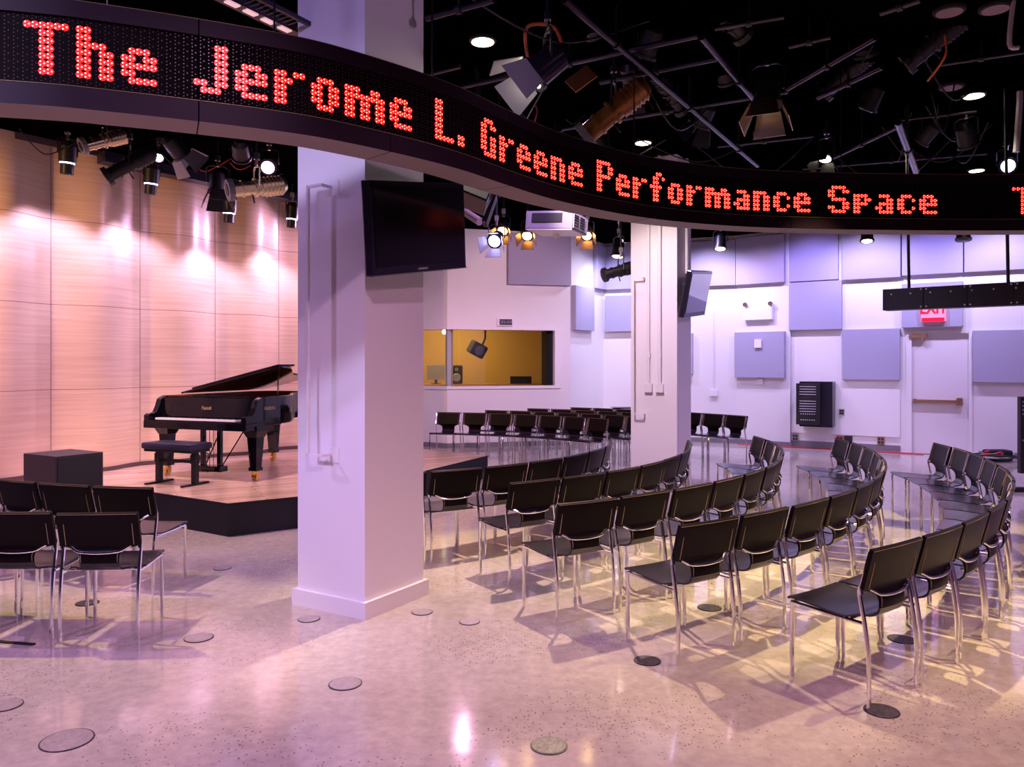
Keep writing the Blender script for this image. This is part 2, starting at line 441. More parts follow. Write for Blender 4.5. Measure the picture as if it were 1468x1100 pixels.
for i in range(len(SP) - 1):
    a, b = SP[i], SP[i + 1]
    v = [bm.verts.new((a[0], a[1], 0)), bm.verts.new((b[0], b[1], 0)), bm.verts.new((b[0], b[1], SZ - .02)), bm.verts.new((a[0], a[1], SZ - .02))]; bm.faces.new(v)
obj('stage_skirt', bm, M['stage_skirt'], st)
bm = B()
for i in range(len(SP) - 1):
    a, b = Vector((*SP[i], SZ - .011)), Vector((*SP[i + 1], SZ - .011))
    d = (b - a); L_ = d.length; box(bm, (L_ / 2, 0, 0), (L_, .012, .02), frame(a, d))
obj('edge_trim', bm, M['blkm'], st)

# ------------------------------------------------------------------ columns
def column(name, corner, wl, wr, label, plinth):
    t = thing(name, label, 'column'); t['kind'] = 'structure'; del t['category']
    c = Vector((*corner, 0)); a, b = A_DIR, B_DIR
    bm = B(); p = [c, c + b * wr, c + b * wr + a * wl, c + a * wl]
    prism(bm, [(q.x, q.y) for q in p], 0, CEIL); obj('shaft', bm, M['col'], t)
    if plinth:
        bm = B(); e = .03
        q = [c - a * e - b * e, c + b * (wr + e) - a * e, c + b * (wr + e) + a * (wl + e), c + a * (wl + e) - b * e]
        fs = prism(bm, [(x.x, x.y) for x in q], 0, .115)
        fs = [f for f in bm.faces if f.normal.z > .5 or abs(f.calc_center_median().z - .115) < 1e-4]
        r = bmesh.ops.inset_region(bm, faces=fs, thickness=.015)
        for f in bm.faces:
            pass
        obj('plinth', bm, M['col'], t)
    return t, c
C1 = Vector((-.989, 5.349, 0)) + A_DIR * .03 + B_DIR * .03
COLW = dict(a=.66, b=.60)
# widths from the shaft's edges in the photograph
def edge_len(c, d, px):
    k = (px - CX) / F; return (k * c.y - c.x) / (d.x - k * d.y)
C1.x = (523 - CX) / F * C1.y
column('column', C1.xy, edge_len(C1, A_DIR, 427), edge_len(C1, B_DIR, 607), 'white square column with a plinth, nearest to the camera', True)
C2 = Vector((2.175, 10.4, 0))
c2t, _ = column('column', C2.xy, edge_len(C2, A_DIR, 904.5), edge_len(C2, B_DIR, 990.5), 'white square column behind the middle chair rows', False)

# pipe-guard rails: a thin square tube on two bracket plates
def rail_thing(c, px, ytop, ybot, label):
    """on the column face that runs from c along A_DIR"""
    w = Wall((c + A_DIR * 1.0).xy, c.xy)      # faces the camera
    t = w.t(px)
    Y = w.pt(t).y
    z1, z0 = EYE - (ytop - HZ) / F * Y, EYE - (ybot - HZ) / F * Y
    T = thing('wall_rail', label, 'rail')
    s = 1.
    bm = B(); o = .09
    w.box(bm, t - .009, t + .009, z0, z1, o, o + .018)
    obj('vertical_tube', bm, M['col'], T)
    for z in (z0 + .01, z1 - .01):
        bm = B(); w.box(bm, t + .07, t + .20, z - .06, z + .05, 0, .006); w.box(bm, t - .009, t + .14, z - .009, z + .009, o, o + .018)
        w.box(bm, t + .12, t + .138, z - .009, z + .009, 0, o); obj('bracket', bm, M['col'], T)
rail_thing(C1, 456.5, 270, 652, 'thin white tube rail on the left face of the near column')
rail_thing(C2, 912, 399, 594, 'thin white tube rail on the left face of the far column')
# conduits and boxes on the far column
w2 = Wall((C2 + A_DIR * 1.0).xy, C2.xy)
for px, lab, r in ((930.5, 'left', .022), (946.5, 'right', .026)):
    t = w2.t(px); q = w2.pt(t, r + .004)
    T = thing('conduit', f'white vertical conduit with outlet box, {lab} of two on far column', 'conduit')
    bm = B(); cyl(bm, (q.x, q.y, 1.47), (q.x, q.y, CEIL), r, seg=12)
    obj('conduit_tube', bm, M['col'], T, True)
    bm = B(); w2.box(bm, t - .028, t + .028, 1.82, 1.86, 0, .05); obj('strap', bm, M['col'], T)
    bm = B(); w2.box(bm, t - .055, t + .055, 1.35, 1.47, 0, .05, bev=.004); obj('junction_box', bm, M['col'], T)
wr2 = Wall(C2.xy, (C2 + B_DIR * 1.0).xy)
q = wr2.pt(.30, .03); bm = B(); cyl(bm, (q.x, q.y, 2.95), (q.x, q.y, CEIL), .022, seg=12)
tag(obj('conduit', bm, M['col'], None, True), 'white conduit above the angled screen on the far column', 'conduit')

# ------------------------------------------------------------------ acoustic panels
def panel(w, px0, px1, z0, z1, label, m='panel', off=.0, th=.11, group='fabric acoustic wall panels'):
    bm = B(); w.box(bm, w.t(px0), w.t(px1), z0, z1, off, off + th, bev=.006)
    o = obj('acoustic_panel', bm, M[m]); tag(o, label, 'acoustic panel', group); return o
Z1_, Z2_, Z3_ = 3.42, 2.42, 1.41
panel(W_BOOTH, 727, 816.5, 3.38, 4.45, 'wide mauve grey acoustic panel above the control room window, behind the projector')
panel(W_SIDE, 819, 846, 2.45, 3.40, 'narrow lavender panel on the side wall, lower, right of the window')
panel(W_SIDE, 850, 867, 3.42, 4.4, 'narrow lavender panel left of the room corner, high up by the spotlight')
panel(W_FAR, 869.5, 935, Z1_, 4.4, 'lavender acoustic panel just right of the room corner, top, behind the profile spotlight')
panel(W_FAR, 869.5, 935, 2.46, 3.28, 'lavender acoustic panel between the room corner and far column, second row')
panel(W_FAR, 960, 994, 1.5, 2.4, 'grey acoustic panel sliver showing right of the far column below its screen')
panel(W_FAR, 962, 1055, Z1_, 4.4, 'pale lavender acoustic panel right of the far column, topmost row')
panel(W_STRIP, 1057.5, 1126.5, Z1_, 4.42, 'top acoustic panel above the emergency light')
panel(W_STRIP, 1055.5, 1126.5, Z3_ + .02, Z2_ - .02, 'dull mauve acoustic panel under the emergency light, holding a white sensor')
for a, b, z0, z1, lab in ((1133, 1203, Z1_, 4.42, 'blue violet acoustic panel in the top row, first right of the wall step'),
        (1209, 1292, Z1_ - .02, 4.42, 'lavender acoustic panel in the top row, left of the hanging bar rod'),
        (1294, 1381, Z1_, 4.42, 'pale acoustic panel in the top row, directly above the exit door'),
        (1383, 1480, Z1_, 4.42, 'pale acoustic panel in the top row, right of the exit door'),
        (1133, 1208, Z2_, Z1_ - .02, 'violet acoustic panel in the second row, above the black amplifier rack'),
        (1294, 1381, Z2_, Z1_ - .16, 'lavender acoustic panel behind the red exit sign'),
        (1209, 1291, Z3_, Z2_ - .01, 'square violet acoustic panel between the amplifier rack and door'),
        (1395, 1480, Z3_ - .02, Z2_ - .08, 'square violet acoustic panel to the right of the exit door')):
    panel(W_DOOR, a, b, z0, z1, lab)
bm = B(); W_DOOR.box(bm, .02, W_DOOR.t(1290.5), .30, Z2_ - .14, 0, .035); W_DOOR.box(bm, .02, W_DOOR.t(1208), Z2_ - .14, CEIL - .05, 0, .01)
tag(obj('wall_board', bm, M['board']), 'large white wall board behind the amplifier rack, raised off the floor', 'wall board')

# ------------------------------------------------------------------ wall fittings
w = W_DOOR
T = thing('amplifier_rack', 'black amplifier rack with silver slats hung on the white wall', 'rack')
def zat(w, px, py, off=0):
    Y = w.pt(w.t(px), off).y; return EYE - (py - HZ) / F * Y
a, b = w.t(1151), w.t(1198); ra, rb = w.t(1146.5), w.t(1190)
zt, zb = zat(w, 1198, 547), zat(w, 1198, 612)
bm = B(); w.box(bm, a, b, zb, zt, .035, .30, bev=.008); obj('cabinet_body', bm, M['tvcase'], T)
bm = B(); w.box(bm, a - .05, b - .22, zb + .04, zt - .04, .30, .36, bev=.006); obj('front_panel', bm, M['blk'], T)
fa, fb = a + .02, b - .30
for i in range(9):
    z = zt - .11 - (i + (1.6 if i > 3 else 0)) * .052
    bm = B(); w.box(bm, fa, fb, z, z + .012, .36, .368); obj('slat', bm, M['silver'], T)
for i in range(14):
    x = fa + .03 + (i % 7) * (fb - fa - .06) / 6; z = zb + .26 - (i // 7) * .12
    bm = B(); q = w.pt(x, .36, z); cyl(bm, q, q + w.n * .012, .011, seg=8); obj('knob', bm, M['silver'], T)
def outlet(w, px0, px1, z0, z1, m, label, off=0.):
    T = thing('outlet_box', label, 'outlet'); bm = B(); a, b = w.t(px0), w.t(px1); w.box(bm, a, b, z0, z1, off, off + .03); obj('box_housing', bm, M[m], T)
    for i in range(2):
        for k in range(2):
            bm = B(); x = a + (b - a) * (.28 + .44 * i); z = z0 + (z1 - z0) * (.28 + .44 * k); w.box(bm, x - .018, x + .018, z - .018, z + .018, off + .03, off + .034)
            obj('socket', bm, M['blkm'], T)
M['redplate'] = mat('red_outlet_plate', (.45, .07, .06), .4)
outlet(w, 1136.5, 1144.5, .13, .27, 'steel', 'grey steel outlet box near the floor, nearest the wall step')
outlet(w, 1199, 1209, .13, .27, 'redplate', 'red outlet box near the floor below the amplifier rack')
outlet(w, 1210.5, 1222, .16, .28, 'blk', 'black outlet box beside the red one near the floor')
outlet(w, 1258, 1268, .15, .29, 'bronze', 'bronze outlet box near the floor close to the exit door')
outlet(w, 1204, 1211, .70, .82, 'steel', 'small steel switch plate right of the amplifier rack', .035)
def plate(w, px0, px1, z0, z1, label, name, cat, off=0., th=.04):
    bm = B(); w.box(bm, w.t(px0), w.t(px1), z0, z1, off, off + th, bev=.006); tag(obj(name, bm, M['white']), label, cat)
s = W_STRIP
plate(s, 1085, 1095, 2.06, 2.24, 'white square sensor on the mauve acoustic panel', 'wall_sensor', 'sensor', .11)
plate(s, 1086, 1095, 1.28, 1.41, 'white wall box just below the mauve acoustic panel', 'wall_sensor', 'sensor')
T = thing('emergency_light', 'white emergency light box with two small lamps on the wall', 'emergency light')
a, b = s.t(1069), s.t(1109); z0, z1 = zat(s, 1090, 459), zat(s, 1090, 442)
bm = B(); s.box(bm, a, b, z0, z1, 0, .10, bev=.01); obj('battery_case', bm, M['white'], T)
for x in (a + .03, b - .03):
    bm = B(); q = s.pt(x, .06, z1); cyl(bm, q, q + Vector((0, 0, .05)), .012, seg=8); cyl(bm, q + Vector((0, 0, .09)) - s.n * .02, q + Vector((0, 0, .08)) + s.n * .06, .035, .048, seg=16)
    obj('lamp_head', bm, M['steel'], T, True)
f_ = W_FAR
T = thing('wall_conduit', 'thin white conduit dropping to an outlet on the far wall', 'conduit')
t = f_.t(1023); q = f_.pt(t, .015); bm = B(); cyl(bm, (q.x, q.y, 1.15), (q.x, q.y, 2.9), .014, seg=8); obj('conduit_tube', bm, M['col'], T)
bm = B(); f_.box(bm, t - .07, t + .09, 1.02, 1.15, 0, .05); obj('junction_box', bm, M['white'], T)
# EXIT sign
T = thing('exit_sign', 'red lit EXIT sign above the white exit door', 'sign')
a, b = w.t(1322), w.t(1357); zt, zb = 2.93, zat(w, 1340, 461.5)
bm = B(); w.box(bm, a, b, zb, zt, .11, .17, bev=.006); obj('sign_housing', bm, M['exit'], T)
bm = B(); w.box(bm, a + .01, b - .02, zb, zb + .07, .17, .174); obj('red_base_strip', bm, M['exitr'], T)
textmesh('exit_lettering', 'EXIT', .30, M['exitr'], frame(w.pt((a + b) / 2, .173, (zt + zb) / 2 + .04), w.d), T, .003, sx=.74, bold=.008)
# ON-AIR sign
T = thing('on_air_sign', 'small dark ON-AIR sign in a white frame above the booth window', 'sign')
wb = W_BOOTH; a, b = wb.t(712), wb.t(734.5); z0, z1 = zat(wb, 723, 467.5), zat(wb, 723, 456.5)
bm = B(); wb.box(bm, a, b, z0, z1, 0, .05, bev=.004); obj('sign_frame', bm, M['white'], T)
bm = B(); wb.box(bm, a + .045, b - .02, z0 + .02, z1 - .02, .05, .053); obj('sign_face', bm, mat('dark_sign_face', (.03, .03, .05), .3), T)
textmesh('on_air_lettering', 'ON-AIR', .085, mat('faint_violet_letters', (.30, .27, .36), .5), frame(wb.pt((a + b) / 2 + .012, .054, (z0 + z1) / 2), wb.d), T, .001)
# wall intercom right of the window
bm = B(); wb.box(bm, wb.t(802), wb.t(804), 1.75, 2.0, 0, .02); tag(obj('wall_strip_plate', bm, M['white']), 'small white strip on the wall right of the booth window', 'wall plate')

# ------------------------------------------------------------------ control-room contents
T = thing('control_desk', 'wooden control room desk behind the booth window', 'desk')
bm = B(); bkw = Wall((-2.9, 18.4), (.9, 18.8)); bkw.box(bm, 0, bkw.len - .1, 1.20, 1.25, -.5, .5); obj('desk_top', bm, M['wooddesk'], T)
for x in (.2, 3.4):
    bm = B(); bkw.box(bm, x, x + .06, 0, 1.20, -.4, .4); obj('desk_leg', bm, M['wooddesk'], T)
def onD(px, off=.0): return bkw.pt(bkw.t(px), off, 1.25)
T = thing('computer_monitor', 'dark computer monitor on the control desk, left in the booth window', 'monitor')
q = onD(625); m_ = frame(q, bkw.d)
bm = B(); box(bm, (0, 0, .27), (.42, .03, .34), m_, bev=.006); obj('monitor_screen', bm, M['greycase'], T)
bm = B(); box(bm, (0, .02, .06), (.06, .03, .12), m_); box(bm, (0, .02, .008), (.24, .16, .016), m_); obj('monitor_foot', bm, M['blk'], T)
T = thing('studio_speaker', 'black rounded studio speaker on the control desk beside the monitor', 'speaker')
q = onD(654, .1); m_ = frame(q, bkw.d)
bm = B(); box(bm, (0, 0, .22), (.29, .24, .44), m_, bev=.04); obj('speaker_cabinet', bm, M['blk'], T)
for z, r in ((.15, .10), (.34, .045)):
    bm = B(); c = m_ @ Vector((0, -.12, z)); cyl(bm, c, c - (m_.to_3x3() @ Vector((0, .012, 0))), r, r * .85, 20); obj('speaker_cone', bm, M['greycase'], T)
T = thing('low_monitor', 'low dark screen on the control desk, right in the booth window', 'monitor')
q = onD(745, .25); m_ = frame(q, bkw.d)
bm = B(); box(bm, (0, 0, .09), (.50, .04, .18), m_, bev=.006); obj('monitor_screen', bm, M['blkm'], T)
bm = B(); box(bm, (0, .0, .012), (.24, .16, .024), m_); obj('monitor_foot', bm, M['blk'], T)
T = thing('hanging_speaker', 'black speaker hanging tilted inside the control room', 'speaker')
q = P(684, 501, 17.6); m_ = Matrix.Translation(q) @ Matrix.Rotation(math.radians(28), 4, 'Y') @ Matrix.Rotation(.4, 4, 'Z')
bm = B(); box(bm, (0, 0, 0), (.36, .32, .30), m_, bev=.05); obj('speaker_cabinet', bm, M['blkm'], T)
bm = B(); c = m_ @ Vector((-.0, -.165, 0)); cyl(bm, m_ @ Vector((0, -.15, 0)), c, .11, .10, 20); obj('speaker_cone', bm, M['greycase'], T)
bm = B(); tube(bm, [q + Vector((.10, 0, .05)), q + Vector((.18, 0, .25)), q + Vector((.18, 0, .5)), Vector((q.x + .18, q.y, 3.0))], .022); obj('hanging_arm', bm, M['blk'], T)
T = thing('booth_lamp', 'small bright ceiling lamp inside the control room', 'lamp')
q = P(637, 476, 17.3); bm = B(); bmesh.ops.create_uvsphere(bm, u_segments=12, v_segments=8, radius=.05, matrix=Matrix.Translation(q)); obj('bulb', bm, M['lampw'], T)
bm = B(); cyl(bm, q + Vector((0, 0, .04)), (q.x, q.y, 3.0), .02, seg=8); obj('lamp_stem', bm, M['blk'], T)

# ------------------------------------------------------------------ chairs
def chair_meshes():
    prof = [(.235, .450, .228, .0), (.228, .459, .232, .0), (.20, .461, .233, 0), (.14, .458, .234, 0), (.07, .452, .235, 0), (0, .446, .236, 0), (-.06, .441, .236, 0),
            (-.10, .438, .236, 0), (-.112, .4375, .222, 0), (-.122, .437, .185, 0), (-.132, .4365, .148, 0), (-.142, .436, .130, 0), (-.175, .4375, .122, 0), (-.203, .447, .12, 0), (-.222, .466, .119, 0),
            (-.231, .492, .119, 0)]
    prof2 = [(-.231, .492, .119), (-.232, .52, .119), (-.227, .545, .122), (-.219, .565, .134), (-.212, .578, .165), (-.208, .588, .205), (-.2065, .595, .240), (-.208, .602, .247), (-.214, .63, .247), (-.232, .70, .247), (-.250, .77, .247), (-.2575, .805, .247), (-.259, .812, .245)]
    th = .011
    def sheet(pr, th2=lambda z: th):
        bm = B(); us = [-1, -.97, -.8, -.5, -.2, 0, .2, .5, .8, .97, 1]
        top, bot = [], []
        for i, p in enumerate(pr):
            y, z, hw = p[:3]
            a = pr[max(i - 1, 0)]; b = pr[min(i + 1, len(pr) - 1)]
            tg = Vector((0, b[0] - a[0], b[1] - a[1])).normalized(); nn = Vector((0, -tg.z, tg.y))   # points to the sitter / up
            if nn.z < 0 and p[1] < .45: nn = -nn
            nn = Vector((0, tg.z, -tg.y))
            sag = .006 if z < .47 else -.008
            top.append([bm.verts.new(Vector((u * hw, y, z)) + nn * (th2(z) / 2) + Vector((0, 0 if z < .47 else sag * (1 - u * u), -.006 * (1 - u * u) if z < .47 and y > -.1 else 0))) for u in us])
            bot.append([bm.verts.new(Vector((u * hw, y, z)) - nn * (th2(z) / 2) + Vector((0, 0 if z < .47 else sag * (1 - u * u), -.006 * (1 - u * u) if z < .47 and y > -.1 else 0))) for u in us])
        n, m_ = len(pr), len(us)
        for i in range(n - 1):
            for k in range(m_ - 1):
                bm.faces.new((top[i][k], top[i][k + 1], top[i + 1][k + 1], top[i + 1][k])); bm.faces.new((bot[i][k], bot[i + 1][k], bot[i + 1][k + 1], bot[i][k + 1]))
            for k in (0, m_ - 1): bm.faces.new((top[i][k], top[i + 1][k], bot[i + 1][k], bot[i][k]))
        for i in (0, n - 1):
            for k in range(m_ - 1): bm.faces.new((top[i][k], top[i][k + 1], bot[i][k + 1], bot[i][k]))
        return bm
    return sheet(prof), sheet(prof2, lambda z: .011 if z < .58 else .022), prof, prof2

CH_GROUP = 'black leather and chrome chairs set out in curved rows'
def make_chair():
    t = thing('leather_chair', '-', 'chair', group=CH_GROUP)
    seat, back, pr, pr2 = chair_meshes()
    obj('seat', seat, M['leather'], t, True); bk_ = obj('backrest', back, M['backleather'], t, True)
    bm = B()
    for s in (-1, 1):
        for yo in (-.0125, .0125):
            tube(bm, [(s * .207, -.2105 + yo, .603), (s * .207, -.229 + yo * 1.05 - .002, .69), (s * .207, -.256 + yo, .806)], .0019, 4)
        tube(bm, [(s * .111, -.2365, .495), (s * .111, -.2395, .535), (s * .116, -.233, .556), (s * .134, -.2265, .571), (s * .172, -.2265, .583)], .0016, 4)
    for yo in (-.013, .012): tube(bm, [(-.24, -.2565 + yo, .803), (0, -.265 + yo, .803), (.24, -.2565 + yo, .803)], .0016, 4)
    obj('stitching', bm, M['stitch'], bk_)
    for s in (-1, 1):
        bm = B(); tube(bm, [(s * .222, .212, 0), (s * .222, .212, .2), (s * .222, .212, .425), (s * .222, .205, .438)], .0120, 8); obj('leg', bm, M['chrome'], t, True)
        bm = B(); tube(bm, smoothpts([(s * .236, -.238, 0), (s * .236, -.240, .14), (s * .236, -.236, .28), (s * .236, -.218, .42), (s * .236, -.196, .54), (s * .236, -.190, .59), (s * .234, -.206, .64), (s * .234, -.232, .74), (s * .234, -.248, .795)], 3), .0118, 8); obj('leg', bm, M['chrome'], t, True)
    bm = B()
    for s in (-1, 1): tube(bm, [(s * .222, .212, .436), (s * .228, .0, .430), (s * .234, -.214, .428)], .009, 8)
    tube(bm, [(-.222, .205, .436), (.222, .205, .436)], .009, 8); tube(bm, [(-.233, -.12, .424), (.233, -.12, .424)], .008, 8)
    obj('seat_frame', bm, M['chrome'], t, True)
    bm = B(); tube(bm, smoothpts([(-.236, -.192, .600), (-.200, -.205, .600), (-.165, -.222, .585), (-.12, -.240, .563), (0, -.250, .556), (.12, -.240, .563), (.165, -.222, .585), (.200, -.205, .600), (.236, -.192, .600)], 3), .0095, 8)
    for s in (-1, 1): cyl(bm, (s * .236, -.200, .575), (s * .236, -.193, .612), .014, seg=10)
    obj('back_rail', bm, M['chrome'], t, True)
    return t
proto = make_chair(); used = [False]
def dup(root):
    r = root.copy(); COL.objects.link(r)
    for ch in list(root.children):
        c = ch.copy(); COL.objects.link(c); c.parent = r
        for g in ch.children:
            d = g.copy(); COL.objects.link(d); d.parent = c
    return r
def place(x, y, rz, label):
    o = dup(proto) if used[0] else proto
    used[0] = True
    o.location = (x, y, 0); o.rotation_euler = (0, 0, rz); o['label'] = label; return o
CEN = Vector((-2.278, 9.953))
ORD = ['first', 'second', 'third', 'fourth', 'fifth', 'sixth', 'seventh', 'eighth', 'ninth', 'tenth', 'eleventh', 'twelfth', 'thirteenth']
def arc(r, ph0, pitch, n, text, end_text=None, turn=0., jit=.008):
    """rear legs on radius r, first chair's near edge at ph0 degrees; chairs face the centre"""
    for i in range(n):
        ph = math.radians(ph0 + pitch * (i + .5) ); rr = r - .236 + R.uniform(-jit, jit)
        x = CEN.x + rr * math.cos(ph); y = CEN.y + rr * math.sin(ph)
        place(x, y, ph + PI / 2 + turn + R.uniform(-.012, .012), text.format(ORD[i]))
arc(3.49, -72.4, 8.75, 8, 'black chair in the row nearest the stage, {} from the near column')
arc(4.40, -59.6, 6.85, 8, 'black chair in the second row from the stage, {} from its near end')
arc(5.36, -61.6, 5.78, 11, 'black chair in the middle one of five right rows, {} from near end')
arc(6.29, -59.3, 4.86, 12, 'black chair in the second row from outside at right, {} from near end')
arc(7.24, -56.0, 4.22, 12, 'black chair in the outermost row at right, {} from the near end')
# left block
for i in range(4):
    lab = 'black chair in the left block, back row, {} from its right end'.format(ORD[i])
    if i < 3: place(-2.607 - .532 * i, 5.185 + .022 * i * i, math.radians(4 - 3.2 * i), lab)
arc(4.02, -95.6 - 7.6 * 5, 7.6, 5, '-')
n_left = [o for o in COL.objects if o.get('label') == '-']
for o in sorted(n_left, key=lambda o: -o.location.x):
    o['label'] = 'black chair in the left block, front row, {} from its right end'.format(ORD[sorted(n_left, key=lambda o: -o.location.x).index(o)])
# far block, facing the stage from the other side
for r, a, b, n, nm in ((5.02, 80.5, 39.0, 7, 'front row'), (5.86, 72.8, 38.0, 7, 'second row'), (6.72, 67.5, 41.0, 6, 'third row'), (7.45, 62.0, 31.0, 8, 'last row')):
    p = (b - a) / n
    arc(r, a, p, n, 'black chair in the far block, ' + nm + ', {} from the control room end')

# ------------------------------------------------------------------ grand piano
U = Vector((.928, -.371, 0)); V = Vector((.371, .928, 0))
PO = Vector((-3.816, 9.45, SZ))          # middle of the front edge, on the stage
pm = Matrix((U, V, Vector((0, 0, 1)))).transposed().to_4x4(); pm.translation = PO
T = thing('grand_piano', 'black grand piano with its lid propped open on the stage', 'piano')
T.matrix_world = pm
T.location = PO; T.rotation_euler = (0, 0, math.atan2(U.y, U.x))
HW = .785
def rim_outline(inset=0., v0=.30):
    """plan of the case, front at v=0, straight bass side at -u, curved treble side"""
    w = HW - inset
    pts = [(-w, v0), (w, v0), (w, .62), (w - .02, .80), (w - .10, 1.0), (w - .26, 1.22), (w - .42, 1.42), (w - .50, 1.62), (w - .55, 1.85), (w - .63, 2.03), (w - .78, 2.15 - inset), (w - .98, 2.20 - inset), (-w + .22, 2.18 - inset), (-w + .06, 2.08 - inset), (-w, 1.9)]
    return pts
def ringwall(bm, outer, inner, z0, z1, mi_in=1):
    n = len(outer)
    for i in range(n):
        j = (i + 1) % n
        o0, o1, i0, i1 = outer[i], outer[j], inner[i], inner[j]
        v = lambda p, z: bm.verts.new((p[0], p[1], z))
        bm.faces.new((v(o0, z0), v(o1, z0), v(o1, z1), v(o0, z1)))
        f = bm.faces.new((v(i1, z0), v(i0, z0), v(i0, z1), v(i1, z1))); f.material_index = mi_in
        bm.faces.new((v(o0, z1), v(o1, z1), v(i1, z1), v(i0, z1)))
    bmesh.ops.remove_doubles(bm, verts=bm.verts[:], dist=1e-5)
o_ = [(p[0], p[1]) for p in smoothpts([Vector((*p, 0)) for p in rim_outline()[2:]], 3)]
def refine(inset):
    q = rim_outline(inset); c = [(p[0], p[1]) for p in smoothpts([Vector((*p, 0)) for p in q[2:]], 4)]
    return q[:2] + c
bm = B(); ringwall(bm, refine(0.), refine(.05), .68, 1.00); prism(bm, refine(.02), .66, .70)
obj('case', bm, [M['gloss'], M['mahog']], T)
bm = B(); prism(bm, refine(.07), .86, .875); obj('iron_plate', bm, M['iron'], T)
bm = B()
for i in range(40):
    x = -.62 + i * .03; box(bm, (x, 1.2 - max(0, x) * .6, .885), (.003, 1.4 - max(0, x) * 1.1, .003))
obj('strings', bm, M['gold'], T).data
T.children[-1]['kind'] = 'stuff'
# keybed, cheeks, fallboard, keys
bm = B(); box(bm, (0, .20, .655), (1.57, .42, .09), bev=.006); box(bm, (0, .012, .685), (1.46, .03, .05)); obj('keybed', bm, M['gloss'], T)
for s in (-1, 1):
    bm = B(); pf = [(.0, .70), (.0, .765), (.03, .785), (.09, .785), (.13, .80), (.17, .87), (.20, .955), (.23, .975), (.30, 1.0), (.35, 1.0), (.35, .70)]
    x0, x1 = (s * HW, s * (HW - .075))
    a = [bm.verts.new((x0, y, z)) for y, z in pf]; b = [bm.verts.new((x1, y, z)) for y, z in pf]
    bm.faces.new(a); bm.faces.new(b[::-1])
    for i in range(len(pf)): j = (i + 1) % len(pf); bm.faces.new((a[i], a[j], b[j], b[i]))
    obj('key_cheek', bm, M['gloss'], T)
bm = B(); fbm = Matrix.Translation((0, .225, .855)) @ Matrix.Rotation(math.radians(-9), 4, 'X'); box(bm, (0, 0, 0), (1.42, .02, .25), fbm); fb = obj('fallboard', bm, M['gloss'], T)
bm = B(); box(bm, (0, .085, .727), (1.23, .145, .022)); ky = obj('white_keys', bm, M['ivory'], T)
bm = B()
for i in range(52):
    if i % 7 in (0, 1, 3, 4, 5): box(bm, (-.60 + i * .0236, .115, .745), (.011, .09, .014))
ky2 = obj('black_keys', bm, M['gloss'], T); ky2['kind'] = 'stuff'
textmesh('fallboard_lettering', 'Fazioli', .06, mat('gold_letters', (.65, .48, .22), .3, .6), fbm @ Matrix.Translation((0, -.0105, .0)), T, .001)
bm = B(); box(bm, (0, .335, .975), (1.42, .03, .045)); obj('name_board', bm, M['gloss'], T)
textmesh('side_lettering', 'FAZIOLI', .055, bpy.data.materials['gold_letters'], frame((HW + .002, .42, .86), (0, 1, 0)), T, .001)
# music desk (folded flat) strip
bm = B(); box(bm, (0, .50, 1.0), (.75, .24, .012), bev=.003); obj('music_desk', bm, M['gloss'], T)
# lid: hinged on the bass side, front flap folded back on top
ang = math.radians(12.5)
lidm = Matrix.Translation((-HW, 0, 1.008)) @ Matrix.Rotation(-ang, 4, 'Y') @ Matrix.Translation((HW, 0, 0))
bm = B(); pts = refine(-.012); pts = [(x, max(y, .62)) for x, y in pts]
fs = prism(bm, pts, .0, .022)
for f in fs:
    if f.normal.z < -.5 or all(abs(v.co.z) < 1e-5 for v in f.verts): f.material_index = 1
for v in bm.verts: v.co = lidm @ v.co
lid = obj('lid', bm, [M['gloss'], M['gloss']], T)
bm = B(); box(bm, (.08, .80, .036), (1.40, .34, .020), lidm, bev=.004); obj('lid_flap', bm, M['gloss'], T)
bm = B(); e = lidm @ Vector((HW - .10, .75, 0)); tube(bm, [(HW - .04, .62, 1.0), e], .008, 8); obj('lid_prop', bm, M['gloss'], T)
# legs with brass casters
for (u, v) in ((-.69, .28), (.69, .28), (-.37, 1.93)):
    bm = B()
    for (z0, z1, a, b) in ((.60, .66, .11, .115), (.52, .60, .075, .11), (.16, .52, .048, .070), (.12, .16, .058, .058)):
        vs0 = [bm.verts.new((u + sx * a, v + sy * a, z0)) for sx, sy in ((-1, -1), (1, -1), (1, 1), (-1, 1))]
        vs1 = [bm.verts.new((u + sx * b, v + sy * b, z1)) for sx, sy in ((-1, -1), (1, -1), (1, 1), (-1, 1))]
        bm.faces.new(vs0[::-1]); bm.faces.new(vs1)
        for i in range(4): bm.faces.new((vs0[i], vs0[(i + 1) % 4], vs1[(i + 1) % 4], vs1[i]))
    lg = obj('leg', bm, M['gloss'], T)
    bm = B(); cyl(bm, (u, v, .075), (u, v, .125), .04, .045, 14); box(bm, (u - .03, v, .06), (.01, .06, .07)); box(bm, (u + .03, v, .06), (.01, .06, .07)); cyl(bm, (u - .022, v, .045), (u + .022, v, .045), .045, seg=18)
    obj('caster', bm, M['gold'], lg, True)
# pedal lyre
bm = B()
for s in (-1, 1): box(bm, (s * .13, .30, .38), (.055, .05, .50), bev=.006)
box(bm, (0, .30, .62), (.34, .08, .05)); box(bm, (0, .28, .115), (.42, .14, .07), bev=.01)
ly = obj('pedal_lyre', bm, M['gloss'], T)
bm = B(); tube(bm, [(-.03, .30, .14), (-.03, .30, .60)], .004, 6); tube(bm, [(.03, .30, .14), (.03, .30, .60)], .004, 6)
for s in (-1, 1): tube(bm, [(s * .13, .34, .14), (s * .20, .75, .66)], .008, 6)
obj('lyre_rod', bm, M['gloss'], ly)
for x in (-.07, 0, .07):
    bm = B(); box(bm, (x, .185, .085), (.022, .10, .012), bev=.003); obj('pedal', bm, M['gold'], ly)

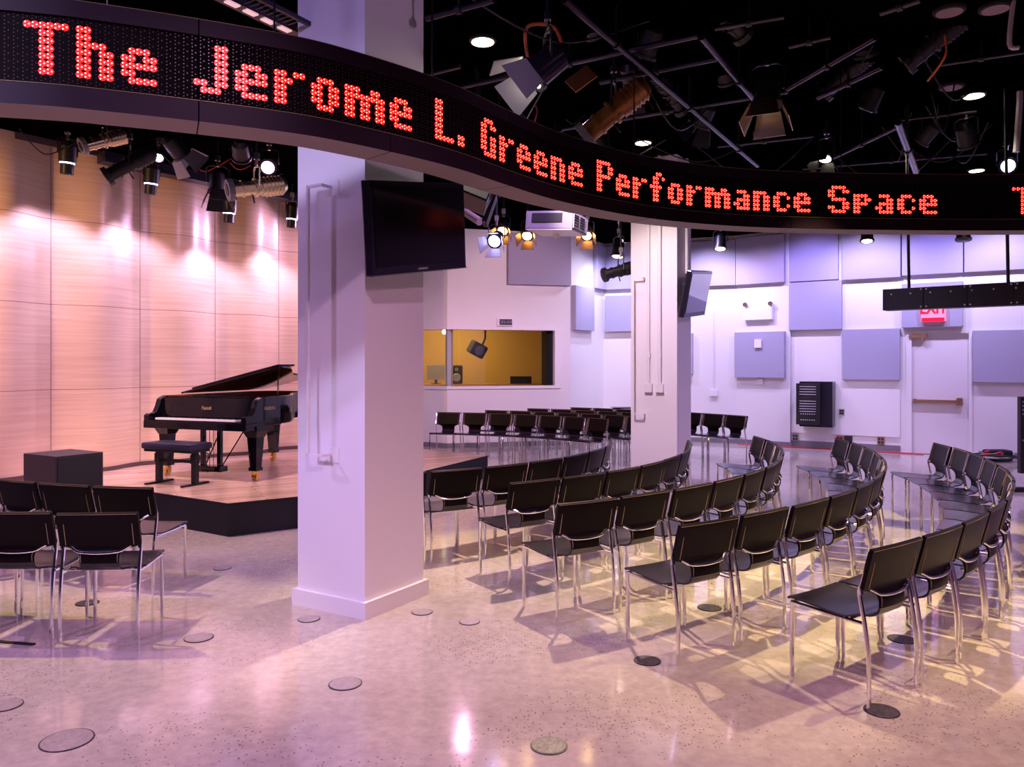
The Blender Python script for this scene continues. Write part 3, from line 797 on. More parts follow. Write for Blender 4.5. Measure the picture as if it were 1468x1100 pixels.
# bench
bc = (G(229, 692, SZ) + G(279, 696, SZ)) / 2
T = thing('piano_bench', 'dark padded piano bench on two T-shaped legs before the piano', 'bench', (bc.x, bc.y, SZ), math.atan2(U.y, U.x) + .0)
bm = B(); box(bm, (0, 0, .45), (.74, .36, .075), bev=.025); obj('cushion', bm, M['seatpad'], T, True)
bm = B(); box(bm, (0, 0, .400), (.70, .30, .035)); obj('seat_box', bm, M['blk'], T)
for s in (-1, 1):
    bm = B(); box(bm, (s * .27, 0, .20), (.065, .055, .385)); box(bm, (s * .27, 0, .30), (.075, .075, .10)); box(bm, (s * .27, 0, .0115), (.05, .40, .023), bev=.004); obj('leg', bm, M['blk'], T)
bm = B(); box(bm, (0, 0, .27), (.48, .025, .035)); cyl(bm, (.37, .05, .38), (.44, .1, .33), .006); obj('stretcher', bm, M['blk'], T)

# sub box on the stage
A_ = G(80, 655, .756); B_ = G(148, 648, .756); C_ = G(35, 650, .756)
T = thing('subwoofer', 'black subwoofer box on the left of the stage', 'speaker')
x = (B_ - A_); lx = x.length; x.normalize(); yv = Vector((-x.y, x.x, 0)); c_len = (C_ - A_).length
ctr = A_ + x * lx / 2 + yv * c_len / 2
bm = B(); box(bm, (0, 0, 0), (lx, c_len, .42), frame((ctr.x, ctr.y, SZ + .21), x), bev=.006); obj('cabinet', bm, mat('black_textured_cabinet', (.022, .018, .024), .5, bump=(200, .2)), T)
bm = B(); g_ = A_ + x * lx / 2 - yv * .004; box(bm, (0, 0, 0), (lx - .04, .012, .38), frame((g_.x, g_.y, SZ + .21), x)); obj('front_grille', bm, M['blkm'], T)

# ------------------------------------------------------------------ screens
def tv(name, p_near, p_far, ztop, zbot, tilt, label, mount_wall, screen, logo=True):
    T = thing(name, label, 'screen')
    d = (p_far - p_near); wdt = d.length; h = (ztop - zbot)
    c = (p_near + p_far) / 2; c.z = (ztop + zbot) / 2
    m_ = frame(c, d) @ Matrix.Rotation(math.radians(tilt), 4, 'X')      # local -y faces the room
    h = h / math.cos(math.radians(tilt))
    bm = B(); box(bm, (0, .035, 0), (wdt, .07, h), m_, bev=.012); obj('casing', bm, M['tvcase'], T)
    bm = B(); box(bm, (0, -.002, .01), (wdt - .07, .006, h - .10), m_); obj('display', bm, screen, T)
    bm = B(); box(bm, (0, -.002, -h / 2 + .006), (wdt, .008, .006), m_); obj('chrome_lip', bm, M['steel'], T)
    if logo: textmesh('brand_lettering', 'SAMSUNG', .022, M['silver'], m_ @ Matrix.Translation((0, -.004, -h / 2 + .028)), T, .0005)
    bm = B(); q = m_ @ Vector((0, .07, 0)); tt_ = (q - mount_wall.p0).dot(mount_wall.d); wq = mount_wall.pt(tt_, .01, q.z)
    tube(bm, [q, wq], .03, 8); mount_wall.box(bm, tt_ - .1, tt_ + .1, q.z - .12, q.z + .12, 0.002, .02); box(bm, (0, .085, 0), (.3, .03, .3), m_); obj('wall_mount', bm, M['blk'], T)
    return T
wr1 = Wall(C1.xy, (C1 + B_DIR).xy)
pn = P(531, 300, 5.13); pf = P(667, 300, 5.93)
tv('wall_screen', pn, pf, 3.01, 2.385, 5, 'large black flat screen on the near column', wr1, M['screen'])
pn = P(986, 400, 10.12); pf = P(1016, 400, 11.0)
M['screen2'] = mat('glossy_screen_glass', (.02, .02, .025), .05, spec=1., coat=1.)
tv('wall_screen', pn, pf, 2.97, 2.37, 12, 'smaller angled flat screen with pale reflections on the far column', wr2, M['screen2'], False)

# ------------------------------------------------------------------ LED ticker ring
RZ0, RZ1, RH = 2.93, 3.43, 1.18
def rpt(px, yb):
    Y = F * RH / (HZ - yb); return Vector(((px - CX) / F * Y, Y, 0))
ctrl = [Vector((-5.6, 3.10, 0)), Vector((-4.2, 3.20, 0)), rpt(0, 147), rpt(150, 159.5), rpt(285, 174), rpt(429, 192), rpt(520, 209), rpt(608, 229), rpt(670, 246), rpt(726, 265), rpt(809, 290), rpt(920, 311.5), rpt(1028, 322.5), rpt(1134, 327.5), rpt(1290, 330), rpt(1468, 330.5), Vector((6.2, 6.92, 0)), Vector((8.0, 6.6, 0))]
raw = smoothpts(ctrl, 24)
# resample at an even step, lightly smoothed
for _ in range(30): raw = [raw[0]] + [(raw[i - 1] + raw[i] * 2 + raw[i + 1]) / 4 for i in range(1, len(raw) - 1)] + [raw[-1]]
S = [0.]
for i in range(1, len(raw)): S.append(S[-1] + (raw[i] - raw[i - 1]).length)
def at_s(s):
    lo, hi = 0, len(S) - 1
    while hi - lo > 1:
        mid = (lo + hi) // 2
        if S[mid] <= s: lo = mid
        else: hi = mid
    k = (s - S[lo]) / (S[hi] - S[lo]); p = raw[lo].lerp(raw[hi], k)
    a = raw[max(lo - 2, 0)]; b = raw[min(hi + 2, len(raw) - 1)]; t = (b - a).normalized()
    return p, t, Vector((t.y, -t.x, 0))
def s_of_px(px):
    k = (px - CX) / F
    for i in range(1, len(raw)):
        a = raw[i - 1].x - k * raw[i - 1].y; b = raw[i].x - k * raw[i].y
        if a <= 0 < b: return S[i - 1] + (S[i] - S[i - 1]) * (-a) / (b - a)
RT = thing('led_ticker_ring', 'long curved black LED ticker showing red lettering, hung across the room', 'led sign')
TH = .24
BZ0, BZ1 = 3.035, 3.352
def sweep(bm, sec, s0, s1, step=.05, caps=True, mis=None):
    n = max(2, int((s1 - s0) / step)); rings = []
    for i in range(n + 1):
        p, t, nn = at_s(s0 + (s1 - s0) * i / n)
        rings.append([bm.verts.new(p + nn * o + Vector((0, 0, z))) for o, z in sec])
    m_ = len(sec)
    for i in range(n):
        for k in range(m_):
            f = bm.faces.new((rings[i][k], rings[i][(k + 1) % m_], rings[i + 1][(k + 1) % m_], rings[i + 1][k])); f.smooth = True
            if mis: f.material_index = mis[k]
    if caps: bm.faces.new(rings[0][::-1]); bm.faces.new(rings[-1])
sec = [(0, RZ0), (0, BZ0), (-.014, BZ0), (-.014, BZ1), (0, BZ1), (0, RZ1), (-TH, RZ1), (-TH, RZ0)]
mis = [0, 0, 2, 0, 0, 0, 0, 1]
joints = [s_of_px(x) for x in (285, 560, 731, 931, 1134)]
pit = joints[1] - joints[0]
js = [0.02] + [j for j in joints]
while js[1] - pit > .3: js.insert(1, js[1] - pit)
while js[-1] + 1.45 < S[-1] - .3: js.append(js[-1] + 1.45)
js.append(S[-1] - .02)
for i in range(len(js) - 1):
    bm = B(); sweep(bm, sec, js[i] + .003, js[i + 1] - .003, mis=mis); bmesh.ops.recalc_face_normals(bm, faces=bm.faces[:]); bm.normal_update()
    for e in bm.edges:
        if len(e.link_faces) == 2 and e.calc_face_angle(0) > .6: e.smooth = False
    obj('ring_segment', bm, [M['ring'], M['ringb'], M['ledp']], RT)
# hairline edges of the LED window
bm = B(); sweep(bm, [(.0, BZ0 - .004), (.002, BZ0 - .004), (.002, BZ0 - .001), (.0, BZ0 - .001)], .1, S[-1] - .1, .1)
sweep(bm, [(-.004, RZ1), (0, RZ1), (0, RZ1 + .003), (-.004, RZ1 + .003)], .1, S[-1] - .1, .1)
obj('edge_bead', bm, mat('dull_brass_bead', (.30, .22, .12), .4, .7), RT)
FONT = {
'T': ['######'] + ['..##..'] * 6,
'h': ['##...', '##...', '####.', '##.##', '##.##', '##.##', '##.##'],
'e': ['.###.', '##.##', '#####', '##...', '.####'],
'J': ['...##'] * 5 + ['##.##', '.###.'],
'r': ['##.##', '###..', '##...', '##...', '##...'],
'o': ['.###.', '##.##', '##.##', '##.##', '.###.'],
'm': ['###..##.', '########', '##.##.##', '##.##.##', '##.##.##'],
'L': ['##...'] * 6 + ['#####'],
'.': ['##', '##'],
'G': ['.###.', '##.##', '##...', '##.##', '##.##', '##.##', '.####'],
'n': ['####.', '##.##', '##.##', '##.##', '##.##'],
'P': ['#####.', '##..##', '##..##', '#####.', '##....', '##....', '##....'],
'f': ['..##.', '.##.#', '.##..', '####.', '.##..', '.##..', '.##..'],
'a': ['.###.', '...##', '.####', '##.##', '.####'],
'c': ['.###.', '##..#', '##...', '##..#', '.###.'],
'S': ['.####.', '##..##', '##....', '.####.', '....##', '##..##', '.####.'],
'p': ['####.', '##.##', '####.', '##...', '##...']}
RP = .0352; ROW6 = 3.092
WORDS = [('The', 32, 225), ('Jerome', 277.5, 592.5), ('L.', 625.5, 668), ('Greene', 691.5, 837.5), ('Performance', 857, 1163), ('Space', 1187.5, 1345)]
def disc(bm, c, t, nn, r, seg, lift):
    vs = [bm.verts.new(c + nn * lift + t * (math.cos(2 * PI * k / seg) * r) + Vector((0, 0, math.sin(2 * PI * k / seg) * r))) for k in range(seg)]
    bm.faces.new(vs)
def cluster(bm, s, z, r, lift, seg=6):
    p, t, nn = at_s(s); c = p + Vector((0, 0, z))
    for du, dz in ((-.0075, .0085), (-.0075, -.0085), (.0085, .0)): disc(bm, c + t * du + Vector((0, 0, dz)), t, nn, r, seg, lift)
pitch = []
def word(wd, sa, cp):
    c0 = 0
    for ch in wd:
        lens = B(); dots = B()
        g = FONT[ch]; h = len(g)
        for r_, row in enumerate(g):
            for c_, x in enumerate(row):
                if x == '#':
                    s = sa + (c0 + c_ + .5) * cp; z = ROW6 + (h - 1 - r_) * RP
                    p, t, nn = at_s(s)
                    disc(lens, p + Vector((0, 0, z)), t, nn, .0178, 8, -.0125)  # painted red halo behind each diode cluster
                    cluster(dots, s, z, .0037, -.0095)
        c0 += len(g[0]) + 1
        lo = obj('lit_letter', lens, M['lens'], RT, label=f'red lit {"full stop" if ch == "." else "letter " + ch} of the ticker'); obj('lit_diodes', dots, M['dot'], lo)
    return c0 - 1
def ncols(wd): return sum(len(FONT[c][0]) + 1 for c in wd) - 1
for wd, a, b in WORDS:
    sa, sb = s_of_px(a), s_of_px(b); cp = (sb - sa) / ncols(wd); pitch.append(round(cp, 4)); word(wd, sa, cp)
sT = s_of_px(1451.5); word('The', sT, .0385)
print('LED pitches', pitch)
bm = B(); s = .3; cp = .038
while s < S[-1] - .3:
    for r_ in range(-1, 8):
        p, t, nn = at_s(s); c = p + Vector((0, 0, ROW6 + r_ * RP))
        for du, dz in ((-.0075, .0085), (-.0075, -.0085), (.0085, .0)): disc(bm, c + t * du + Vector((0, 0, dz)), t, nn, .003, 4, -.0131)
    s += cp
o = obj('unlit_diodes', bm, M['dot_off'], RT); o['kind'] = 'stuff'
for px in (250 / 3.135 + 560, 1140 / 3.135 + 560, 1215, 150, 400):
    s = s_of_px(px); p, t, nn = at_s(s); q = p - nn * .12
    bm = B(); cyl(bm, (q.x, q.y, RZ1), (q.x, q.y, CEIL), .006, seg=6); obj('suspension_rod', bm, M['pipe'], RT)

# hanging black bar
T = thing('hanging_bar', 'black bolted beam hanging on two rods in front of the exit sign', 'beam')
a = P(1265, 415, 8.6); b = P(1468, 402, 7.75); b.z = a.z; d = b - a; L_ = d.length * 1.25
m_ = frame(a, d)
for i in range(4):
    x0, x1 = L_ * i / 4, L_ * (i + 1) / 4
    bm = B(); box(bm, ((x0 + x1) / 2, .09, -.115), (x1 - x0 - .004, .18, .23), m_, bev=.004); obj('bar_segment', bm, M['blk'], T)
for i in range(8):
    x = .09 + i * (L_ - .1) / 8
    bm = B(); q = m_ @ Vector((x, 0, -.06)); cyl(bm, q, m_ @ Vector((x, -.006, -.06)), .009, seg=8); obj('bolt', bm, M['silver'], T)
for i in (1, 2, 3):
    for dx in (-.025, .025):
        for z in (-.02, -.205):
            bm = B(); x = L_ * i / 4 + dx; cyl(bm, m_ @ Vector((x, 0, z)), m_ @ Vector((x, -.006, z)), .009, seg=8); obj('bolt', bm, M['silver'], T)
for px in (1300, 1443):
    k = (px - CX) / F; t = (k * a.y - a.x) / (d.normalized().x - k * d.normalized().y); q = m_ @ Vector((t, .09, 0))
    bm = B(); cyl(bm, q, (q.x - .03, q.y, CEIL), .016, seg=8); obj('hanging_rod', bm, M['blk'], T)

# ------------------------------------------------------------------ projector, speakers
T = thing('projector', 'grey ceiling projector with a vented side, below the ticker ring', 'projector')
q = P(798, 330, 9.0); m_ = Matrix.Translation(q) @ Matrix.Rotation(math.radians(-58), 4, 'Z')
yaw = math.radians(-24)
m_ = Matrix.Translation(q) @ Matrix.Rotation(yaw, 4, 'Z') @ Matrix.Rotation(math.radians(4), 4, 'Y')
bm = B(); box(bm, (0, 0, .075), (.56, .52, .20), m_, bev=.01); obj('body', bm, M['greycase'], T)
bm = B(); box(bm, (.285, 0, .075), (.012, .46, .16), m_); obj('vent_panel', bm, M['white'], T)
for i in range(10):
    bm = B(); box(bm, (.293, -.17 + .017 * 0 + (i % 2) * .2, .02 + .028 * (i // 2)), (.006, .15, .012), m_); obj('vent_slot', bm, M['blkm'], T)
bm = B(); box(bm, (-.02, -.262, .10), (.36, .012, .10), m_); obj('connector_panel', bm, M['blkm'], T)
bm = B(); box(bm, (0, 0, -.028), (.55, .51, .012), m_); obj('base_plate', bm, M['white'], T)
bm = B(); bmesh.ops.create_uvsphere(bm, u_segments=12, v_segments=8, radius=.04, matrix=m_ @ Matrix.Translation((-.02, .05, -.05))); obj('dome_sensor', bm, M['white'], T, True)
bm = B(); tube(bm, [m_ @ Vector((0, 0, .17)), (q.x, q.y, CEIL)], .03, 10); box(bm, (0, 0, .19), (.3, .3, .02), m_); obj('ceiling_mount', bm, M['pipe'], T)
def hang_speaker(q, sz, rot, label, logo=None, sname='speaker'):
    T = thing('ceiling_speaker', label, 'speaker')
    m_ = Matrix.Translation(q) @ rot
    bm = B(); box(bm, (0, 0, 0), sz, m_, bev=.015); obj('cabinet', bm, M['tvcase'], T)
    bm = B(); box(bm, (0, -sz[1] / 2 - .004, 0), (sz[0] - .03, .01, sz[2] - .03), m_); obj('grille', bm, mat('speaker_grille', (.05, .045, .07), .6), T)
    if logo: textmesh('brand_lettering', logo, .05, M['white'], m_ @ Matrix.Translation((0, -sz[1] / 2 - .011, -.05)), T, .001)
    bm = B(); tube(bm, [m_ @ Vector((0, 0, sz[2] / 2 - .02)), Vector((q.x, q.y, CEIL))], .02, 8); obj('hanger', bm, M['blk'], T)
hang_speaker(P(684, 274, 7.35), (.28, .25, .30), Matrix.Rotation(math.radians(22), 4, 'Y') @ Matrix.Rotation(math.radians(-24), 4, 'X'), 'dark speaker hung between the ticker ring and near screen', 'QSC')
T = thing('edge_lit_panel', 'tilted black panel with a pale edge behind the hung speaker', 'panel')
a, b = P(709, 276, 7.9), P(694, 318, 7.9)
bm = B(); tube(bm, [a, b], .012, 6); obj('pale_edge', bm, M['silver'], T)
bm = B(); c = (a + b) / 2; dd = (b - a); box(bm, (0, .15, 0), (dd.length, .34, .05), frame(c, dd, (1, 0, .2))); obj('panel_body', bm, M['blkm'], T)
bm = B(); cyl(bm, (c.x + .1, c.y, c.z + .1), (c.x + .1, c.y, CEIL), .01); obj('hanger', bm, M['blk'], T)
T = thing('air_duct', 'short round duct elbow under the ceiling left of the lit lamps', 'duct')
a, b = P(668, 305, 8.8), P(688, 318, 8.6)
bm = B(); tube(bm, [a + Vector((-.6, .4, .25)), a, b], .045, 12); tube(bm, [a, (a.x, a.y, CEIL)], .02); obj('duct_pipe', bm, M['ringb'], T, True)

# ------------------------------------------------------------------ pipe grid and ceiling kit
def pipe(px0, py0, px1, py1, z, r, label, m='pipe', ext=0.):
    a, b = G(px0, py0, z), G(px1, py1, z)
    d = (b - a).normalized(); a -= d * ext; b += d * ext
    T = thing('ceiling_pipe', label, 'pipe', group='pipe grid under the ceiling')
    bm = B(); cyl(bm, a, b, r, seg=10); obj('pipe_tube', bm, M[m], T, True)
    n = max(1, int((b - a).length / 1.6))
    for i in range(n):
        c = a.lerp(b, (i + .5) / n); bm = B(); cyl(bm, c, (c.x, c.y, CEIL), .009, seg=6); cyl(bm, c - d * .02, c + d * .02, r + .012, seg=10); obj('hanger', bm, M['blk'], T)
    return a, b
PIPES = [(809, 0, 1086, 238, 4.20, .024, 'long pipe running away past the big lit fresnel lamp'),
 (1006, 53, 1100, 165, 4.24, .026, 'short pipe running away, right of the big fresnel'),
 (1287, 175, 1313, 246, 4.0, .035, 'thick pale pipe dropping towards the word Space'),
 (611, 27, 707, 0, 4.28, .022, 'pipe at the top edge right of the near column'),
 (662, 124, 1000, 51, 4.30, .024, 'pipe crossing just under the big lit fresnel lamp'),
 (806, 185, 1130, 131, 4.30, .022, 'pipe crossing over the word Greene'),
 (860, 118, 1028, 84, 4.33, .024, 'pipe crossing right behind the big fresnel lamp'),
 (1025, 41, 1124, 24, 4.28, .018, 'faint pipe at the top, middle right'),
 (1131, 67, 1191, 53, 4.3, .018, 'short pipe near the top above the barn door lamp'),
 (1128, 128, 1255, 54, 4.15, .022, 'slanting pipe right of the lamp with open barn doors'),
 (1172, 140, 1265, 96, 4.15, .022, 'slanting pipe below its parallel neighbour, upper right'),
 (1029, 210, 1166, 195, 4.3, .018, 'pipe just above the word Performance'),
 (1191, 228, 1287, 182, 4.1, .020, 'slanting pipe meeting the thick pale pipe'),
 (1150, 242, 1415, 220, 4.35, .016, 'thin pipe low over the right of the ticker ring'),
 (1348, 93, 1468, 75, 4.35, .014, 'thin pipe near the upper right corner'),
 (1262, 19, 1319, 0, 4.3, .020, 'short bright pipe at the top right'),
 (1290, 172, 1400, 160, 4.38, .014, 'thin dark pipe left of the right hand downlights'),
 (660, 95, 560, 120, 4.33, .02, 'pipe behind the near column top')]
for p in PIPES: pipe(*p[:6], p[6])
# the left gantry beam in front of the maple wall
T = thing('gantry_beam', 'black lighting beam running along the top of the maple wall', 'beam')
a, b = G(196, 197, 4.2), G(440, 270, 4.2)
a = WV.pt(3.9, .33, 4.35); b = WV.pt(8.8, .33, 4.35)
bm = B(); dd = b - a; box(bm, (dd.length / 2, 0, 0), (dd.length, .22, .13), frame(a, dd)); obj('beam_body', bm, mat('dark_blue_beam', (.02, .02, .045), .35), T)
for k in range(5):
    c = a.lerp(b, (k + .5) / 5); bm = B(); cyl(bm, c, (c.x, c.y, CEIL), .015); obj('hanger', bm, M['blk'], T)
a2, b2 = WV.pt(3.0, .09, 4.46), WV.pt(8.9, .09, 4.46)
bm = B(); box(bm, ((b2 - a2).length / 2, 0, 0), ((b2 - a2).length, .02, .08), frame(a2, b2 - a2)); tag(obj('bulkhead', bm, mat('dark_bulkhead', (.08, .05, .06), .6)), 'dark bulkhead above the maple wall behind the lighting beam', 'bulkhead')

# fixtures -----------------------------------------------------------
def fixture(kind, pos, aim, label, lamp=None, case='blk', top=None, s=1., doors=4, door_mat='blk'):
    pos = Vector(pos); aim = Vector(aim).normalized()
    names = {'snoot': 'wall_wash_light', 'fresnel': 'fresnel_light', 'par': 'par_light', 'profile': 'profile_spotlight'}
    T = thing(names[kind], label, 'stage light', pos)
    q = aim.to_track_quat('Z', 'Y'); m_ = q.to_matrix().to_4x4() @ Matrix.Diagonal((s, s, s, 1))
    pt = lambda x, y, z: m_ @ Vector((x, y, z))
    side = q @ Vector((1, 0, 0)); side = Vector((side.x, side.y, 0)).normalized() if abs(side.z) < .95 else Vector((1, 0, 0))
    up = Vector((0, 0, 1)); rb = .10 if kind != 'profile' else .085
    if kind == 'snoot':
        bm = B(); cyl(bm, pt(0, 0, -.16), pt(0, 0, -.10), .075 * s, .10 * s, 20); cyl(bm, pt(0, 0, -.10), pt(0, 0, .10), .10 * s, .10 * s, 20)
        for k in range(5): cyl(bm, pt(0, 0, -.09 + k * .035), pt(0, 0, -.08 + k * .035), .106 * s, .106 * s, 20)
        obj('housing', bm, M[case], T, True)
        bm = B(); cyl(bm, pt(0, 0, .10), pt(0, 0, .112), .088 * s, .080 * s, 20); obj('glowing_rim', bm, M[lamp or 'lampb'], T)
        bm = B(); cyl(bm, pt(0, 0, .112), pt(0, 0, .24), .076 * s, .076 * s, 20, caps=False); cyl(bm, pt(0, 0, .112), pt(0, 0, .24), .072 * s, .072 * s, 20, caps=False); obj('snoot', bm, M['blk'], T, True)
    elif kind == 'par' or kind == 'fresnel':
        bm = B(); cyl(bm, pt(0, 0, -.15), pt(0, 0, -.09), .05 * s, .09 * s, 18); cyl(bm, pt(0, 0, -.09), pt(0, 0, .10), .09 * s, .10 * s, 18); cyl(bm, pt(0, 0, .10), pt(0, 0, .125), .115 * s, .115 * s, 18)
        obj('housing', bm, M[case], T, True)
        bm = B(); cyl(bm, pt(0, 0, .125), pt(0, 0, .135), .085 * s, .07 * s, 18); obj('lens', bm, M[lamp] if lamp else M['tvcase'], T, True)
        if kind == 'fresnel':
            for k in range(doors):
                a_ = k * PI / 2; ca, sa = math.cos(a_), math.sin(a_)
                bm = B(); w0, w1, l, o_ = .085, .12, .17, .07
                vs = []
                for (x, z, out) in ((-w0, 0, 0), (w0, 0, 0), (w1, l, o_), (-w1, l, o_)):
                    for th in (0, .005):
                        r_ = .105 + out + th; vs.append(bm.verts.new(pt(ca * r_ - sa * x, sa * r_ + ca * x, .125 + z)))
                for fi in ((0, 2, 4, 6), (1, 7, 5, 3), (0, 1, 3, 2), (2, 3, 5, 4), (4, 5, 7, 6), (6, 7, 1, 0)): bm.faces.new([vs[i] for i in fi])
                obj('barn_door', bm, M[door_mat], T)
    else:
        bm = B(); cyl(bm, pt(0, 0, -.28), pt(0, 0, -.24), .05 * s, .085 * s, 16); cyl(bm, pt(0, 0, -.24), pt(0, 0, -.04), .085 * s, .085 * s, 16)
        for k in range(5): cyl(bm, pt(0, 0, -.23 + k * .035), pt(0, 0, -.22 + k * .035), .095 * s, .095 * s, 16)
        obj('lamp_house', bm, M[case], T, True)
        bm = B(); cyl(bm, pt(0, 0, -.04), pt(0, 0, .22), .07 * s, .07 * s, 16); cyl(bm, pt(0, 0, .0), pt(0, 0, .02), .09 * s, .09 * s, 16); cyl(bm, pt(0, 0, .12), pt(0, 0, .14), .08 * s, .08 * s, 16); obj('barrel', bm, M[case], T, True)
        bm = B(); cyl(bm, pt(0, 0, .22), pt(0, 0, .27), .10 * s, .10 * s, 12); obj('front_frame', bm, M['greycase'] if case != 'blk' else M['blk'], T)
        bm = B(); cyl(bm, pt(0, 0, .27), pt(0, 0, .275), .055 * s, .05 * s, 14); obj('lens', bm, M[lamp] if lamp else M['tvcase'], T)
        bm = B(); cyl(bm, pt(0, 0, .05), pt(0, -.14, .05), .008, seg=6); obj('shutter_handle', bm, M['blk'], T)
    # yoke, clamp, drop pipe
    wid = (rb + .02) * s
    bm = B(); tube(bm, [side * wid, side * wid + up * .17 * s, side * wid * .6 + up * .20 * s, -side * wid * .6 + up * .20 * s, -side * wid + up * .17 * s, -side * wid], .009 * s, 6); obj('yoke', bm, M['amber'] if case == 'orangeyoke' else M[case if case in ('goldcase',) else 'blk'], T)
    bm = B(); cyl(bm, up * .19 * s, up * .27 * s, .018, seg=8); box(bm, up * .29 * s, (.05, .05, .06)); obj('clamp', bm, M['steel'], T)
    H_ = (top if top else CEIL) - pos.z
    if H_ > .32 * s: bm = B(); cyl(bm, up * .30 * s, up * H_, .012, seg=8); obj('drop_rod', bm, M['blk'], T)
    return T
down = Vector((0, 0, -1))
M['orangeyoke'] = M['blk']
SN = []
for px, py, lab in ((97, 222, 'leftmost wall wash light, first of five along the maple wall'), (217, 252, 'wall wash light, second from left along the maple wall'), (330, 278, 'wall wash light, third from left, next to the champagne profile lamp'), (419, 296, 'wall wash light beside the near column, fourth from left')):
    pass
def along(px, off, py):
    t = Wall(WV.pt(0, off).xy, WV.pt(WV.len, off).xy); tt_ = t.t(px); q = t.pt(tt_); return Vector((q.x, q.y, EYE - (py - HZ) / F * q.y))
for i, (px, py) in enumerate(((97, 222), (217, 253), (329, 296), (419, 305))):
    q = along(px, .58, py)
    dirv = (Vector((0, 0, -1)) - WV.n * .10).normalized()
    fixture('snoot', q, dirv, ['leftmost black wall wash light hanging before the maple wall', 'second black wall wash light from the left, before the maple wall', 'black wall wash light just behind the champagne profile lamp', 'black wall wash light partly behind the near column'][i], 'lampb', s=.95)
    SN.append(q)
AIMST = lambda q: (Vector((-3.6, 9.5, .8)) - q)
q = along(150, 1.2, 202); fixture('profile', q, Vector((-.6, -.5, -.35)), 'brass-lit profile lamp at the left under the ticker ring', None, 'goldcase')
q = along(186, 1.7, 236); fixture('profile', q, Vector((-.75, -.3, -.55)), 'dark profile lamp angled down left beside the second wall wash light', None, 'blk', s=1.1)
q = along(228, 1.4, 222); fixture('par', q, Vector((.2, -.6, -.6)), 'small white-lit lamp left of the grey barn door flap', 'lampb', s=.6)
q = along(250, 1.6, 210); fixture('fresnel', q, Vector((.35, .5, -.5)), 'dark fresnel with big grey barn door flaps, upper left', None, 'blk', door_mat='greycase', s=1.1)
q = P(312, 262, 9.4); fixture('fresnel', q, Vector((.1, -.2, -1)), 'black fresnel with two hanging doors beside the champagne profile lamp', None, 'blk', doors=4, s=1.0)
q = P(368, 269, 7.2); fixture('profile', q, Vector((-.80, -.50, -.20)), 'champagne profile lamp pointing left, under the ticker ring', None, 'goldcase', s=.98)
q = P(386, 236, 9.5); fixture('par', q, Vector((.1, -.8, -.5)), 'pink glowing lamp high beside the near column', 'lampp', s=.9)
q = P(345, 215, 9.0); fixture('par', q, Vector((-.2, .8, -.5)), 'unlit black par lamp above the champagne profile lamp')
# big fresnel
q = P(785, 92, 6.0); fixture('fresnel', q, Vector((-.72, -.10, -.58)), 'big lit fresnel lamp with open barn doors and orange yoke, above the ticker', 'lampw', 'tvcase', s=1.25, door_mat='greycase')
bm = B(); tube(bm, smoothpts([q + Vector((-.14, 0, -.02)), q + Vector((-.17, 0, .22)), q + Vector((-.12, 0, .30)), q + Vector((.05, 0, .28)), q + Vector((.12, 0, .12))], 5), .014, 8); tag(obj('safety_cable', bm, M['orange'], None, True), 'orange safety cable looped over the big fresnel lamp', 'cable')
bm = B(); box(bm, (0, 0, 0), (.20, .012, .14), frame(P(833, 113, 5.9), (1, 0, .75), (-.6, .5, 1))); tag(obj('louvre_plate', bm, M['amber']), 'slotted bronze plate at the right of the big fresnel lamp', 'lamp part')
q = P(880, 160, 7.0); fixture('profile', q, Vector((-.70, .2, -.55)), 'long amber-lit profile lamp right of the big fresnel', None, 'amber', s=1.3)
q = P(1100, 130, 7.2); fixture('fresnel', q, Vector((-.1, -.2, -1)), 'fresnel lamp with cream lit barn doors, centre right ceiling', None, 'blk', s=1.2, door_mat='goldcase')
q = P(1185, 218, 9.0); fixture('fresnel', q, Vector((-.3, -.3, -.8)), 'small lit lamp just above the word Performance', 'lampw', 'blk', s=.8)
q = P(1240, 60, 7.0); fixture('par', q, Vector((.3, .4, -.8)), 'dark par lamp among cables at the upper right')
q = P(1250, 140, 8.0); fixture('par', q, Vector((-.3, .4, -.8)), 'dark par lamp left of the thick pale pipe')
q = P(1385, 195, 8.6); fixture('par', q, Vector((.4, .3, -.8)), 'dark par lamp below the right hand downlight')
q = P(1443, 236, 8.6); fixture('par', q, Vector((-.3, -.7, -.3)), 'blue glowing lamp at the far right above the ticker', 'lampb', s=.8)
q = P(930, 60, 6.6); fixture('par', q, Vector((-.3, .5, -.8)), 'unlit par lamp in the pipes above the word Greene')
q = P(1040, 100, 7.6); fixture('par', q, Vector((.4, .5, -.6)), 'unlit par lamp between the two open barn door lamps')
q = P(1040, 20, 6.4); fixture('profile', q, Vector((.6, .4, -.4)), 'dark profile lamp at the top edge, centre')
q = P(1340, 60, 6.6); fixture('profile', q, Vector((-.6, .4, -.5)), 'dark profile lamp beside the orange cable')
